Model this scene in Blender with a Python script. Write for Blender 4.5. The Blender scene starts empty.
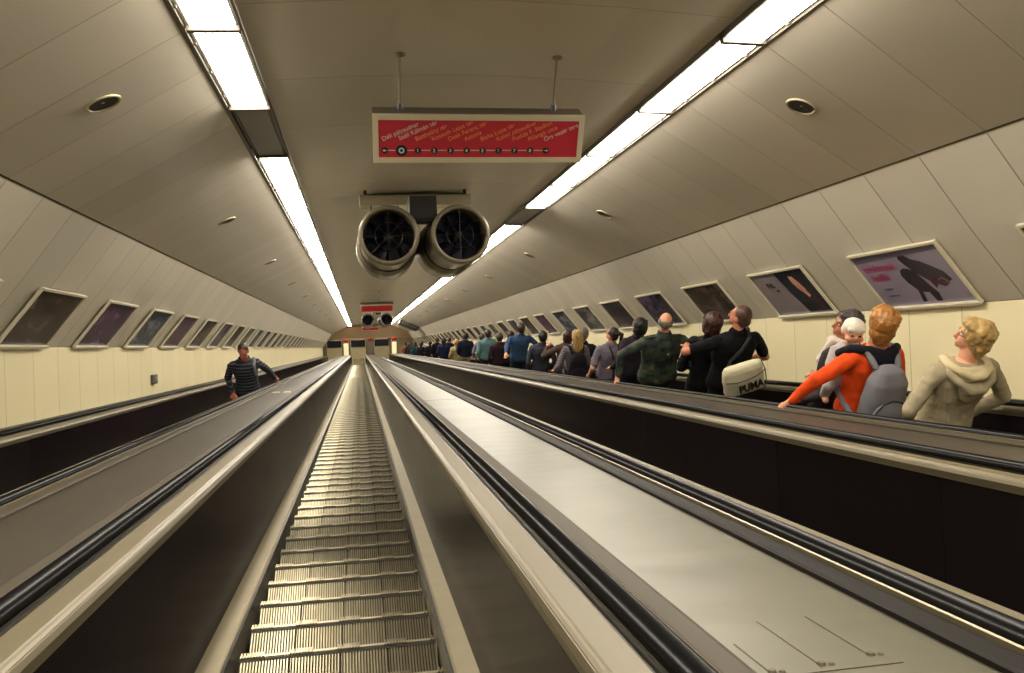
import bpy, bmesh, math, random
from mathutils import Vector, Matrix, Euler
random.seed(7)
K = 0.84                      # tunnel unit -> metres
TH = math.radians(30)
CT, ST = math.cos(TH), math.sin(TH)
RX = Matrix.Rotation(-TH, 4, 'X')
scene = bpy.context.scene
COL = scene.collection
PI = math.pi

def T(x, s, n):
    return Vector((K*x, K*(s*CT + n*ST), K*(-s*ST + n*CT)))

# ---------------------------------------------------------------- camera
FPX = 856.0
cx0, cy0 = 512.0, 336.5
A = Vector((360-cx0, 348-cy0, FPX)).normalized()
rl = math.radians(2.2)
Xc = Vector((math.cos(rl), -math.sin(rl), 0)); Xc.z = -(Xc.x*A.x + Xc.y*A.y)/A.z; Xc.normalize()
Nc = -Xc.cross(A)
if Nc.y > 0: Nc = -Nc
def ray(px, py):
    d = Vector((px-cx0, py-cy0, FPX)); return d.dot(Xc), d.dot(A), d.dot(Nc)
def seen_at(px, py, X):       # where a measured point lies when its distance across the tunnel is X
    x, s, n = ray(px, py); k = X/x; return s*k, n*k

# ---------------------------------------------------------------- materials
def lin(c):
    if isinstance(c, str):
        c = tuple(int(c[i:i+2], 16)/255 for i in (0, 2, 4))
    return tuple(v/12.92 if v <= .04045 else ((v+.055)/1.055)**2.4 for v in c[:3]) + (1,)
MC = {}
def mat(name, c='808080', rough=.5, metal=0, noise=0, nscale=8, bump=0, bscale=40, emit=None, es=0, spec=.5, coat=0, bdist=.01, stretch=None):
    if name in MC: return MC[name]
    m = bpy.data.materials.new(name); m.use_nodes = True
    nt = m.node_tree; b = nt.nodes['Principled BSDF']
    b.inputs['Base Color'].default_value = lin(c); b.inputs['Roughness'].default_value = rough
    b.inputs['Metallic'].default_value = metal; b.inputs['Specular IOR Level'].default_value = spec
    b.inputs['Coat Weight'].default_value = coat
    if emit: b.inputs['Emission Color'].default_value = lin(emit); b.inputs['Emission Strength'].default_value = es
    tc = nt.nodes.new('ShaderNodeTexCoord'); src = tc.outputs['Object']
    if stretch:
        mp = nt.nodes.new('ShaderNodeMapping'); mp.inputs['Scale'].default_value = stretch
        nt.links.new(src, mp.inputs['Vector']); src = mp.outputs['Vector']
    if noise:
        n = nt.nodes.new('ShaderNodeTexNoise'); n.inputs['Scale'].default_value = nscale; n.inputs['Detail'].default_value = 4
        nt.links.new(src, n.inputs['Vector'])
        hs = nt.nodes.new('ShaderNodeMix'); hs.data_type = 'RGBA'; hs.blend_type = 'MIX'
        base = lin(c)
        hs.inputs['A'].default_value = tuple(max(0, v*(1-noise)) for v in base[:3]) + (1,)
        hs.inputs['B'].default_value = tuple(min(1, v*(1+noise)) for v in base[:3]) + (1,)
        mr = nt.nodes.new('ShaderNodeMapRange'); mr.inputs[1].default_value = .3; mr.inputs[2].default_value = .7
        nt.links.new(n.outputs['Fac'], mr.inputs[0])
        nt.links.new(mr.outputs[0], hs.inputs['Factor']); nt.links.new(hs.outputs['Result'], b.inputs['Base Color'])
    if bump:
        n2 = nt.nodes.new('ShaderNodeTexNoise'); n2.inputs['Scale'].default_value = bscale; n2.inputs['Detail'].default_value = 3
        nt.links.new(src, n2.inputs['Vector'])
        bp = nt.nodes.new('ShaderNodeBump'); bp.inputs['Strength'].default_value = bump; bp.inputs['Distance'].default_value = bdist
        nt.links.new(n2.outputs['Fac'], bp.inputs['Height']); nt.links.new(bp.outputs['Normal'], b.inputs['Normal'])
    MC[name] = m
    return m

def joint_mat(name, c, pitch, phase, rough=.4, metal=0, width=.012, dark=.35, vary=.06, big=None, spec=.5, rvary=.0, ior=1.5, bump=.6, skew=0):
    """panels along the tunnel (object y): a thin dark joint every pitch, each panel a slightly different tone and gloss"""
    m = bpy.data.materials.new(name); m.use_nodes = True
    nt = m.node_tree; b = nt.nodes['Principled BSDF']; L = nt.links.new
    b.inputs['Metallic'].default_value = metal; b.inputs['Specular IOR Level'].default_value = spec
    b.inputs['IOR'].default_value = ior
    tc = nt.nodes.new('ShaderNodeTexCoord'); sp = nt.nodes.new('ShaderNodeSeparateXYZ'); L(tc.outputs['Object'], sp.inputs[0])
    def math_(op, a, bb=None, cc=None):
        n = nt.nodes.new('ShaderNodeMath'); n.operation = op
        for i, v in enumerate((a, bb, cc)):
            if v is None: continue
            if isinstance(v, (int, float)): n.inputs[i].default_value = v
            else: L(v, n.inputs[i])
        return n.outputs[0]
    y = math_('SUBTRACT', sp.outputs[1], phase*K)
    if skew:
        hx = math_('ABSOLUTE', math_('SUBTRACT', sp.outputs[0], .965*K))
        y = math_('SUBTRACT', y, math_('MULTIPLY', math_('SUBTRACT', hx, 3.5*K), skew))
    q = math_('DIVIDE', y, pitch*K)
    fr = math_('FRACT', q); fl = math_('FLOOR', q)
    d = math_('MULTIPLY', math_('MINIMUM', fr, math_('SUBTRACT', 1.0, fr)), pitch*K)
    line = math_('LESS_THAN', d, width*K*.5)
    wn = nt.nodes.new('ShaderNodeTexWhiteNoise'); wn.noise_dimensions = '1D'; L(fl, wn.inputs['W'])
    nz = nt.nodes.new('ShaderNodeTexNoise'); nz.inputs['Scale'].default_value = 1.3; nz.inputs['Detail'].default_value = 5
    L(tc.outputs['Object'], nz.inputs['Vector'])
    v = math_('ADD', math_('MULTIPLY', math_('SUBTRACT', wn.outputs['Value'], .5), vary), math_('MULTIPLY', math_('SUBTRACT', nz.outputs['Fac'], .5), vary*1.6))
    val = math_('ADD', 1.0, v)
    val = math_('MULTIPLY', val, math_('SUBTRACT', 1.0, math_('MULTIPLY', line, 1-dark)))
    mx = nt.nodes.new('ShaderNodeVectorMath'); mx.operation = 'SCALE'
    mx.inputs[0].default_value = lin(c)[:3]; L(val, mx.inputs['Scale']); L(mx.outputs[0], b.inputs['Base Color'])
    L(math_('ADD', rough, math_('MULTIPLY', math_('SUBTRACT', nz.outputs['Fac'], .5), rvary)), b.inputs['Roughness'])
    bp = nt.nodes.new('ShaderNodeBump'); bp.inputs['Distance'].default_value = .004; bp.inputs['Strength'].default_value = bump
    L(math_('SUBTRACT', 1.0, math_('MINIMUM', 1.0, math_('DIVIDE', math_('SUBTRACT', width*K, math_('MINIMUM', d, width*K)), width*K))), bp.inputs['Height'])
    L(bp.outputs['Normal'], b.inputs['Normal'])
    MC[name] = m
    return m

# ---------------------------------------------------------------- object helpers
def link(name, me, m=None, parent=None, smooth=False):
    o = bpy.data.objects.new(name, me); COL.objects.link(o)
    if m is not None and hasattr(me, 'materials'):
        for x in (m if isinstance(m, (list, tuple)) else [m]): me.materials.append(x)
    if smooth:
        for p in me.polygons: p.use_smooth = True
    if parent is not None: o.parent = parent
    return o
def wm(o):
    return (wm(o.parent) @ o.matrix_parent_inverse if o.parent else Matrix()) @ o.matrix_basis
def put(o, M, parent=None):
    """place o at world matrix M, under parent when given"""
    if parent is not None:
        o.parent = parent; o.matrix_parent_inverse = wm(parent).inverted()
    o.matrix_basis = M
    return o
def tag(o, label, cat, group=None, kind=None):
    if label: o['label'] = label
    if cat: o['category'] = cat
    if group: o['group'] = group
    if kind: o['kind'] = kind
    return o
def thing(name, loc, label, cat, group=None, rotz=0):
    o = bpy.data.objects.new(name, None); COL.objects.link(o); o.empty_display_size = .1
    o.location = loc; o.rotation_euler = (0, 0, rotz); o['label'] = label; o['category'] = cat
    o.matrix_basis = Matrix.Translation(Vector(loc)) @ Matrix.Rotation(rotz, 4, 'Z')
    if group: o['group'] = group
    return o
def me_from(bm, name):
    bmesh.ops.recalc_face_normals(bm, faces=bm.faces[:])
    me = bpy.data.meshes.new(name); bm.to_mesh(me); bm.free(); return me

def prof(name, pts, s0, s1, m, parent=None, seg=1, smooth=False):
    """closed outline of (x, n) points swept along the tunnel from s0 to s1 (tunnel units)"""
    bm = bmesh.new(); rings = []
    for i in range(seg+1):
        s = s0+(s1-s0)*i/seg
        rings.append([bm.verts.new((K*x, K*s, K*n)) for x, n in pts])
    N = len(pts)
    for i in range(seg):
        for j in range(N):
            bm.faces.new((rings[i][j], rings[i][(j+1) % N], rings[i+1][(j+1) % N], rings[i+1][j]))
    bm.faces.new(rings[0]); bm.faces.new(rings[-1])
    o = link(name, me_from(bm, name), m, smooth=smooth)
    return put(o, RX.copy(), parent)

def strip(name, line, th, s0, s1, m, parent=None, up=1):
    """an open line of (x, n) points given thickness th, swept along the tunnel"""
    out = []
    for i, (x, n) in enumerate(line):
        a = Vector(line[max(0, i-1)]); b = Vector(line[min(len(line)-1, i+1)])
        d = (b-a).normalized(); nn = Vector((-d.y, d.x))*th*up
        out.append((x+nn.x, n+nn.y))
    return prof(name, list(line)+out[::-1], s0, s1, m, parent)

def box_bm(bm, c, sz, M=None):
    r = bmesh.ops.create_cube(bm, size=1)
    for v in r['verts']:
        v.co = Vector((v.co.x*sz[0], v.co.y*sz[1], v.co.z*sz[2])) + Vector(c)
        if M: v.co = M @ v.co
    return r['verts']
def bevel_all(bm, w, seg=2):
    bmesh.ops.bevel(bm, geom=bm.edges[:], offset=w, segments=seg, profile=.6, affect='EDGES')
def box(name, c, sz, m, parent=None, M=None, bev=0):
    bm = bmesh.new(); box_bm(bm, c, sz)
    if bev: bevel_all(bm, bev)
    o = link(name, me_from(bm, name), m)
    if M is not None: put(o, M, parent)
    elif parent: o.parent = parent
    return o
def cyl_bm(bm, p0, p1, r0, r1=None, seg=16, cap=True):
    r1 = r0 if r1 is None else r1
    p0 = Vector(p0); p1 = Vector(p1); d = (p1-p0)
    q = d.to_track_quat('Z', 'Y').to_matrix()
    ra, rb = [], []
    for i in range(seg):
        a = 2*PI*i/seg; u = q @ Vector((math.cos(a), math.sin(a), 0))
        ra.append(bm.verts.new(p0+u*r0)); rb.append(bm.verts.new(p1+u*r1))
    for i in range(seg): bm.faces.new((ra[i], ra[(i+1) % seg], rb[(i+1) % seg], rb[i]))
    if cap: bm.faces.new(ra); bm.faces.new(rb)
def lathe_bm(bm, pts, M=Matrix(), seg=32):
    """pts (r, y) turned about the y axis; closed if the first and last r are 0"""
    rings = []
    for r, y in pts:
        if r < 1e-6: rings.append([bm.verts.new(M @ Vector((0, y, 0)))])
        else: rings.append([bm.verts.new(M @ Vector((r*math.cos(2*PI*i/seg), y, r*math.sin(2*PI*i/seg)))) for i in range(seg)])
    for a, b in zip(rings, rings[1:]):
        for i in range(seg):
            j = (i+1) % seg
            if len(a) == 1 and len(b) == 1: continue
            if len(a) == 1: bm.faces.new((a[0], b[i], b[j]))
            elif len(b) == 1: bm.faces.new((a[i], a[j], b[0]))
            else: bm.faces.new((a[i], a[j], b[j], b[i]))

# ---------------------------------------------------------------- levels measured across the tunnel
CX = .965                    # tunnel centre line
S0, S1 = -7.0, 83.0          # start behind the viewer, foot of the incline
ND = -.66                    # level of the decks
NS = -1.56                   # line of the step noses
PITCH = .462
NOSE0 = 4.59
JP, JPH = .765, 5.44
EC = [-2.39, -.165, 2.06, 4.29]

# ---------------------------------------------------------------- tunnel lining
m_slant = joint_mat('slanted_wall_panels', 'c4bcaa', JP, JPH, rough=.40, metal=.0, vary=.10, dark=.35, rvary=.2)
m_white = joint_mat('cream_wall_panels', 'e6dab0', JP, JPH, rough=.33, vary=.05, dark=.55, width=.01)
m_ceil = joint_mat('ceiling_panels', 'cdc4b6', JP*2, JPH, rough=.42, metal=.0, vary=.06, dark=.6, width=.010, rvary=.15)
m_slope = joint_mat('sloped_ceiling_panels', 'cfc6b6', JP, JPH, skew=.30, rough=.38, metal=.0, vary=.09, dark=.6, width=.010, rvary=.2)
m_seam = mat('dark_seam', '3f382f', .6)
m_trim = mat('seam_profile', 'a39a80', .35, .5)

def struct(o, name=None): o['kind'] = 'structure'; return o
for sg, side in ((-1, 'left'), (1, 'right')):
    db = .035 if sg > 0 else 0
    def P(*pts): return [(CX+sg*h, n) for h, n in pts]
    struct(strip('wall_'+side, P((4.45, -3.2), (4.45, .15+db)), .2, S0, S1+14, m_white, up=-sg))
    struct(strip('wall_%s_slanted' % side, P((4.45, .155+db), (4.22, .45+db/2), (3.98, .76), (3.74, 1.08), (3.53, 1.36)), .15, S0, S1, m_slant, up=-sg))
    struct(strip('ceiling_'+side, P((3.515, 1.383), (1.99, 2.085)), .15, S0, S1, m_slope, up=-sg))
    struct(strip('trim_%s_seam' % side, P((3.60, 1.36), (3.56, 1.42)), .08, S0, S1, m_seam, up=-sg))
    struct(strip('trim_%s_profile' % side, P((3.545, 1.345), (3.525, 1.37)), .03, S0, S1, m_trim, up=-sg))
    struct(prof('trim_%s_light_trough' % side, [(CX+sg*2.02, 2.07), (CX+sg*2.02, 2.30), (CX+sg*1.60, 2.30), (CX+sg*1.60, 2.145), (CX+sg*1.64, 2.145), (CX+sg*1.64, 2.22), (CX+sg*1.985, 2.22), (CX+sg*1.985, 2.07)], S0, S1-1, mat('trough_metal', '5f594c', .4, .4)))
struct(strip('ceiling', [(CX-1.64, 2.14), (CX-.9, 2.19), (CX, 2.215), (CX+.9, 2.19), (CX+1.64, 2.14)], .12, S0, S1, m_ceil, up=1))
# back of the tunnel behind the viewer
struct(prof('wall_back', [(CX-4.6, -3.2), (CX+4.6, -3.2), (CX+4.6, .15), (CX+3.6, 1.4), (CX+2, 2.3), (CX-2, 2.3), (CX-3.6, 1.4), (CX-4.6, .15)], S0-.2, S0, mat('back_wall_paint', '8d8573', .6)))
struct(prof('floor', [(CX-4.6, -2.7), (CX+4.6, -2.7), (CX+4.6, -2.5), (CX-4.6, -2.5)], S0, S1+2, mat('truss_concrete', '3a3733', .8)))

# ---------------------------------------------------------------- ceiling lights
LP, LPH = 1.84, 5.70
m_frame = mat('light_frame', '5b5548', .45, .3)
m_diff = mat('lit_diffuser', 'fffbe8', .4, emit='fff5e4', es=25.0)
m_dead = mat('unlit_diffuser', '77746f', .35)
def fixture(sg, k):
    s = LPH+LP*k; dead = (sg < 0 and k == 1) or (sg > 0 and k == 4)
    xi, xo = CX+sg*1.646, CX+sg*1.975; ni, no = 2.108, 2.100
    side = 'left' if sg < 0 else 'right'
    if dead:
        lab = 'dark unlit ceiling panel, the one gap in the %s strip of lights' % side
        if sg > 0: lab = 'dark unlit ceiling panel in the right light strip beside the near pair of fans'
    elif k == 0: lab = 'lit rectangular ceiling light, second largest of the %s strip' % side
    elif k == -1: lab = 'lit rectangular ceiling light at the top edge of the photo, %s strip' % side
    else: lab = 'white lit rectangular ceiling light in the long %s strip' % side
    t = thing('ceiling_light', T((xi+xo)/2, s+LP/2, 2.1), lab, 'ceiling light', 'lights of the %s ceiling strip' % side)
    e = .018
    bm = bmesh.new()
    q = [(xi, ni), (xo, no)]
    v = [bm.verts.new((K*x, K*y, K*n)) for x, y, n in ((xi+sg*.02, s+e, ni), (xo-sg*.02, s+e, no), (xo-sg*.02, s+LP-e, no), (xi+sg*.02, s+LP-e, ni))]
    cen = sum((a.co for a in v), Vector())/4
    for a in v: a.co = Vector((cen.x+(a.co.x-cen.x)*.90, cen.y+(a.co.y-cen.y)*.985, a.co.z-.022))
    w = [bm.verts.new((K*x, K*y, K*n+.01)) for x, y, n in ((xi+sg*.02, s+e, ni), (xo-sg*.02, s+e, no), (xo-sg*.02, s+LP-e, no), (xi+sg*.02, s+LP-e, ni))]
    bm.faces.new(v); bm.faces.new(w)
    for i in range(4): bm.faces.new((v[i], v[(i+1) % 4], w[(i+1) % 4], w[i]))
    put(link('diffuser', me_from(bm, 'diffuser'), m_dead if dead else m_diff), RX.copy(), t)
    bm = bmesh.new()
    for x0, x1, y0, y1 in ((xi, xi+sg*.022, s, s+LP), (xo-sg*.022, xo, s, s+LP), (xi, xo, s, s+e*1.5), (xi, xo, s+LP-e*1.5, s+LP)):
        vs = []
        for dz in (-.045 if abs(x1-x0) > .1 else -.012, .05):
            for x, y in ((x0, y0), (x1, y0), (x1, y1), (x0, y1)):
                f = (x-xi)/(xo-xi); vs.append(bm.verts.new((K*x, K*y, K*(ni+(no-ni)*f+dz))))
        for f in ((0, 1, 2, 3), (4, 5, 6, 7), (0, 1, 5, 4), (1, 2, 6, 5), (2, 3, 7, 6), (3, 0, 4, 7)):
            bm.faces.new([vs[i] for i in f])
    for i in range(3):        # the small clips along the outer edge
        box_bm(bm, (K*(xo+sg*.01), K*(s+.3+.6*i), K*(no-.012)), (.03, .03, .02))
    put(link('frame', me_from(bm, 'frame'), m_frame), RX.copy(), t)
for sg in (-1, 1):
    for k in range(-6, 41): fixture(sg, k)

# ---------------------------------------------------------------- round speakers in the sloped ceiling
def slope_mat(h, s, sg):      # frame on the sloped ceiling, z pointing into the tunnel
    n = 1.395+(3.5-h)*(2.085-1.395)/(3.5-1.99)
    n -= .004
    a = math.atan2(2.085-1.395, 3.5-1.99)
    nz = Vector((-sg*math.sin(a), 0, -math.cos(a))); ny = Vector((0, 1, 0)); nx = ny.cross(nz)
    M = Matrix((nx, ny, nz)).transposed().to_4x4()
    return RX @ Matrix.Translation(Vector((K*(CX+sg*h), K*s, K*n))) @ M
m_grille = mat('speaker_grille', '3a332c', .5, .4, bump=.8, bscale=220)
m_bez = mat('speaker_bezel', 'b3aa8c', .35, .3)
for sg in (-1, 1):
    for k in range(0, 9):
        s = 6.35+5.62*k; h = 2.66 if sg < 0 else 2.60
        M = slope_mat(h, s, sg)
        lab = ('round recessed ceiling speaker, nearest one on the %s slope' % ('left' if sg < 0 else 'right')) if k == 0 else ('round recessed ceiling speaker farther down the %s slope' % ('left' if sg < 0 else 'right'))
        t = thing('ceiling_speaker', M.to_translation(), lab, 'speaker', 'ceiling speakers')
        bm = bmesh.new(); Q = Matrix.Rotation(PI/2, 4, 'X')
        lathe_bm(bm, [(.085, -.02), (.100, -.02), (.106, .004), (.098, .012), (.088, .006), (.085, -.02)], Q, 32)
        put(link('bezel', me_from(bm, 'bezel'), m_bez, smooth=True), M.copy(), t)
        bm = bmesh.new(); lathe_bm(bm, [(0, -.01), (.087, -.01), (.087, .003), (.05, .001), (0, -.002)], Q, 32)
        put(link('grille', me_from(bm, 'grille'), m_grille), M.copy(), t)

# ---------------------------------------------------------------- escalators
m_skirt = mat('skirt_plate', '2c2826', .35, .5)
m_ledge = mat('skirt_ledge_paint', '90856a', .6, .0, noise=.05, nscale=6)
m_panel = joint_mat('dark_balustrade_panels', '1d1719', 1.62, 2.02, rough=.24, metal=.0, vary=.25, dark=.3, width=.005, spec=.5, ior=1.06, bump=0, rvary=.08)
m_cap = mat('balustrade_cap', '6b614a', .42, .1, noise=.06, nscale=3, stretch=(4, .3, 4))
m_lip = mat('bright_metal_edge', '857c62', .35, .7)
m_rubber = mat('handrail_rubber', '08080a', .3, 0, spec=.3)
m_step = mat('step_aluminium', '8b846d', .30, .85, noise=.2, nscale=14, stretch=(3, .4, 1))
m_groove_shade = mat('step_groove_shade', '2b2820', .6, .3)  # dark colour painted in for the shade inside the tread grooves
m_guide = mat('handrail_guide', '4b463c', .3, .8)

RUN = K*PITCH*CT; RISE = K*PITCH*ST
def step_bm():
    bm = bmesh.new(); W = K*1.0; n = 66; gd = .011
    xs = [-W/2+W*i/n for i in range(n+1)]
    pts = []
    for i in range(n):
        p = W/n; x = xs[i]; deep = gd*(1.6 if i in (16, 33, 49) else 1)
        g = .30*p if i not in (16, 33, 49) else .6*p
        pts += [(x, -deep), (x+g, -deep), (x+g+.05*p, -.001), (x+g+.13*p, 0), (x+p*.9, 0), (x+p*.99, -.001)]
    pts += [(W/2, -.03), (-W/2, -.03)]
    ring = []
    for y in (0, -RUN):
        ring.append([bm.verts.new((x, y, z)) for x, z in pts])
    N = len(pts)
    for j in range(N):
        f = bm.faces.new((ring[0][j], ring[0][(j+1) % N], ring[1][(j+1) % N], ring[1][j]))
        if j < 6*n and j % 6 in (0, 1, 5): f.material_index = 2
    bm.faces.new(ring[0]); bm.faces.new(ring[1])
    for v in bm.verts: pass
    # riser under the nose and the raised demarcation teeth on the nose
    box_bm(bm, (0, -.012, -.03-RISE/2), (W, .02, RISE))
    for i in range(n):
        if (i//8) % 2 == 0:
            p = W/n; box_bm(bm, (xs[i]+.66*p, -.004, .005), (p*.62, .022, .012))
    nf = len(bm.faces)
    box_bm(bm, (0, -.008, .001), (W, .012, .006)); bm.faces.ensure_lookup_table()
    for f in list(bm.faces)[nf:]: f.material_index = 1
    nf = len(bm.faces)
    box_bm(bm, (0, -.026, -.004), (W, .014, .0105)); bm.faces.ensure_lookup_table()  # added dark strip on the tread, paints the shadow line behind each nose
    for f in list(bm.faces)[nf:]: f.material_index = 2
    return bm
step_me = me_from(step_bm(), 'escalator_step'); [step_me.materials.append(x) for x in (m_step, mat('step_nose', 'a39c86', .38, .8), m_groove_shade)]
def simple_steps(cx, s_from, s_to, name, parent):
    """the flight of steps drawn as one stair profile"""
    bm = bmesh.new(); k0 = math.ceil((s_from-NOSE0)/PITCH); k1 = int((s_to-NOSE0)/PITCH)
    L, R = [], []
    for k in range(k0, k1+1):
        p = T(cx, NOSE0+PITCH*k, NS)
        for dy in (-RUN, 0):
            L.append(bm.verts.new((p.x-K*.5, p.y+dy, p.z))); R.append(bm.verts.new((p.x+K*.5, p.y+dy, p.z)))
    for i in range(len(L)-1): bm.faces.new((L[i], R[i], R[i+1], L[i+1]))
    o = link(name, me_from(bm, name), m_step)
    put(o, Matrix(), parent); return o

def escalator(idx):
    c = EC[idx]
    labs = ['leftmost escalator, carrying one man in a dark striped sweater upwards',
            'empty escalator with ribbed metal steps running down the middle of the view',
            'escalator hidden between dark panels, right of the pale wide metal deck',
            'rightmost escalator carrying the long line of passengers']
    t = thing('escalator', T(c, 0, NS), labs[idx], 'escalator', 'parallel escalators')
    for sg in (-1, 1):
        X = lambda h: c+sg*h
        prof('skirt', [(X(.512), -1.85), (X(.512), -1.47), (X(.53), -1.47), (X(.53), -1.85)], S0, S1, m_skirt, t)
        prof('skirt_ledge', [(X(.525), -1.50), (X(.525), -1.462), (X(.535), -1.452), (X(.63), -1.44), (X(.65), -1.47), (X(.65), -1.50)], S0, S1, m_ledge, t)
        prof('inner_panel', [(X(.628), -1.47), (X(.615), -.70), (X(.65), -.70), (X(.665), -1.47)], S0, S1, m_panel, t)
        prof('panel_cap', [(X(.602), -.715), (X(.600), -.675), (X(.606), -.662), (X(.628), -.654), (X(.702), -.654), (X(.706), -.660), (X(.706), -.715)], S0, S1, m_cap, t)
        prof('edge_strip', [(X(.596), -.705), (X(.594), -.680), (X(.602), -.666), (X(.622), -.655), (X(.626), -.660), (X(.606), -.69), (X(.60), -.705)], S0, S1, mat('cap_edge_metal', '6a624c', .45, .5), t)
        prof('cap_groove_strip', [(X(.707), -.715), (X(.707), -.664), (X(.712), -.660), (X(.727), -.660), (X(.727), -.715)], S0, S1, m_guide, t)
        # belt with a rounded top, seated on its guide
        hr = [(.729, -.652), (.724, -.640), (.727, -.626), (.736, -.617), (.748, -.613), (.774, -.613), (.786, -.617), (.795, -.626), (.798, -.640), (.793, -.652)]
        prof('handrail', [(X(a), b) for a, b in hr], S0, S1, m_rubber, t, smooth=True)
        prof('handrail_guide', [(X(.727), -.715), (X(.727), -.650), (X(.794), -.650), (X(.798), -.655), (X(.798), -.715)], S0, S1, m_guide, t)
        prof('guide_edge', [(X(.798), -.66), (X(.798), -.640), (X(.803), -.636), (X(.810), -.638), (X(.812), -.66)], S0, S1, m_lip, t)
    if idx == 1:
        k0 = -9
        for k in range(k0, k0+100):
            p = T(c, NOSE0+PITCH*k, NS)
            o = bpy.data.objects.new('step', step_me); COL.objects.link(o)
            put(o, Matrix.Translation(p), t)
        o = simple_steps(c, NOSE0+PITCH*(k0+99.5), S1, 'distant_steps', t); o['kind'] = 'stuff'
    else:
        o = simple_steps(c, S0, S1, 'steps', t); o['kind'] = 'stuff'
    return t
for i in range(4): escalator(i)

# decks between and beside the escalators
m_deck = mat('brown_deck_metal', '3b342a', .42, .2, noise=.12, nscale=2.5, stretch=(1.5, .5, 1), bump=.25, bscale=6, bdist=.006)
m_sheet = mat('pale_deck_sheet', '5a5745', .34, .3, noise=.06, nscale=2, bump=.5, bscale=1.4, bdist=.03, stretch=(.6, 1.3, 1))
m_dark = mat('dark_grey_strip', '171310', .6, 0, spec=.15)
def deck(x0, x1, lab, sheet):
    t = thing('balustrade_deck', T((x0+x1)/2, 0, ND), lab, 'deck', 'decks between the escalators')
    prof('deck_plate', [(x0, -.72), (x0, -.662), (x1, -.662), (x1, -.72)], S0, S1, m_sheet if sheet else m_deck, t)
    for a, b in ((x0, x0+.075), (x1-.075, x1)):
        prof('deck_edging', [(a, -.665), (a, -.650), (a+.012, -.646), (b-.012, -.646), (b, -.650), (b, -.665)], S0, S1, m_dark if (sheet and a > x0) else mat('edging_brown', '453e31', .55, .1, spec=.3), t)
    return t
H = .813
deck(EC[0]+H, EC[1]-H, 'brown metal deck between the leftmost and the middle escalator', False)
d2 = deck(EC[1]+H, EC[2]-H, 'wide pale sheet metal deck right of the middle escalator', True)
deck(EC[2]+H, EC[3]-H, 'brown metal deck just left of the line of passengers', False)
deck(CX-4.45, EC[0]-H, 'narrow deck along the foot of the left wall', False)['group'] = 'decks along the walls'
deck(EC[3]+H, CX+4.45, 'narrow deck along the foot of the right wall', False)['group'] = 'decks along the walls'
m_scr = mat('scratched_dent', '5d5646', .5, .5)
for x, s, l in ((.765, 1.56, .16), (.875, 1.57, .27), (.995, 1.59, .25)):
    bm = bmesh.new()
    M = RX @ Matrix.Translation(Vector((K*x, K*s, K*-.6615)))
    cyl_bm(bm, (0, 0, 0), (0, 0, .004), .008, .006, 12)
    cyl_bm(bm, (.016, -.004, 0), (.016, -.004, .003), .006, .004, 10)
    box_bm(bm, (-.004, l*K/2, .0004), (.0025, l*K, .0012))
    put(link('dented_fixing', me_from(bm, 'dented_fixing'), m_scr), M, d2)
bm = bmesh.new()
box_bm(bm, (0, 0, 0), (K*.30, .0018, .0012))
put(link('crease', me_from(bm, 'crease'), m_scr), RX @ Matrix.Translation(Vector((K*.88, K*1.535, K*-.661))), d2)
prof('sheet_joint', [(EC[1]+H+.06, -.663), (EC[1]+H+.06, -.6605), (EC[2]-H-.06, -.6605), (EC[2]-H-.06, -.663)], 10.3, 10.315, m_scr, d2)

# small plates screwed on the left deck
for i, (px, py) in enumerate(((276, 391.5), (287, 391))):
    x, s, n = ray(px, py); k = -.635/n
    bm = bmesh.new(); box_bm(bm, (0, 0, .008), (.085, .22, .016)); bevel_all(bm, .004, 1)
    o = link('deck_plate_cover', me_from(bm, 'c'), mat('cover_plate', 'cfc7a4', .3, .6))
    put(o, RX @ Matrix.Translation(Vector((K*x*k, K*s*k, K*-.662))))
    tag(o, 'small bright cover plate on the left deck, the %s of two by the man' % ('left one' if i == 0 else 'right one'), 'plate', 'cover plates on the left deck')

# ---------------------------------------------------------------- small box on the left wall
bm = bmesh.new(); box_bm(bm, (0, 0, 0), (.04, .26, .13)); bevel_all(bm, .008, 1)
t = thing('wall_socket_box', T(CX-4.45+.03, 15.4, -.39), 'small grey box fixed on the cream left wall', 'box')
put(link('housing', me_from(bm, 'h'), mat('socket_grey', '57524a', .5)), RX @ Matrix.Translation(Vector((K*(CX-4.45+.024), K*15.4, K*-.39))), t)
bm = bmesh.new(); box_bm(bm, (.022, 0, 0), (.01, .18, .07)); bevel_all(bm, .003, 1)
put(link('lid', me_from(bm, 'l'), mat('socket_lid', '6e685c', .4)), RX @ Matrix.Translation(Vector((K*(CX-4.45+.024), K*15.4, K*-.39))), t)
bpy_light_done = True

# ---------------------------------------------------------------- text
def text_me(s, size, bold=False, ext=.0008, shear=0):
    cu = bpy.data.curves.new('lettering', 'FONT'); cu.body = s; cu.size = size; cu.extrude = ext; cu.shear = shear
    if bold: cu.offset = size*.035
    o = bpy.data.objects.new('lettering', cu); COL.objects.link(o)
    dg = bpy.context.evaluated_depsgraph_get(); dg.update()
    me = bpy.data.meshes.new_from_object(o.evaluated_get(dg), depsgraph=dg)
    bpy.data.objects.remove(o); bpy.data.curves.remove(cu)
    return me

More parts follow.
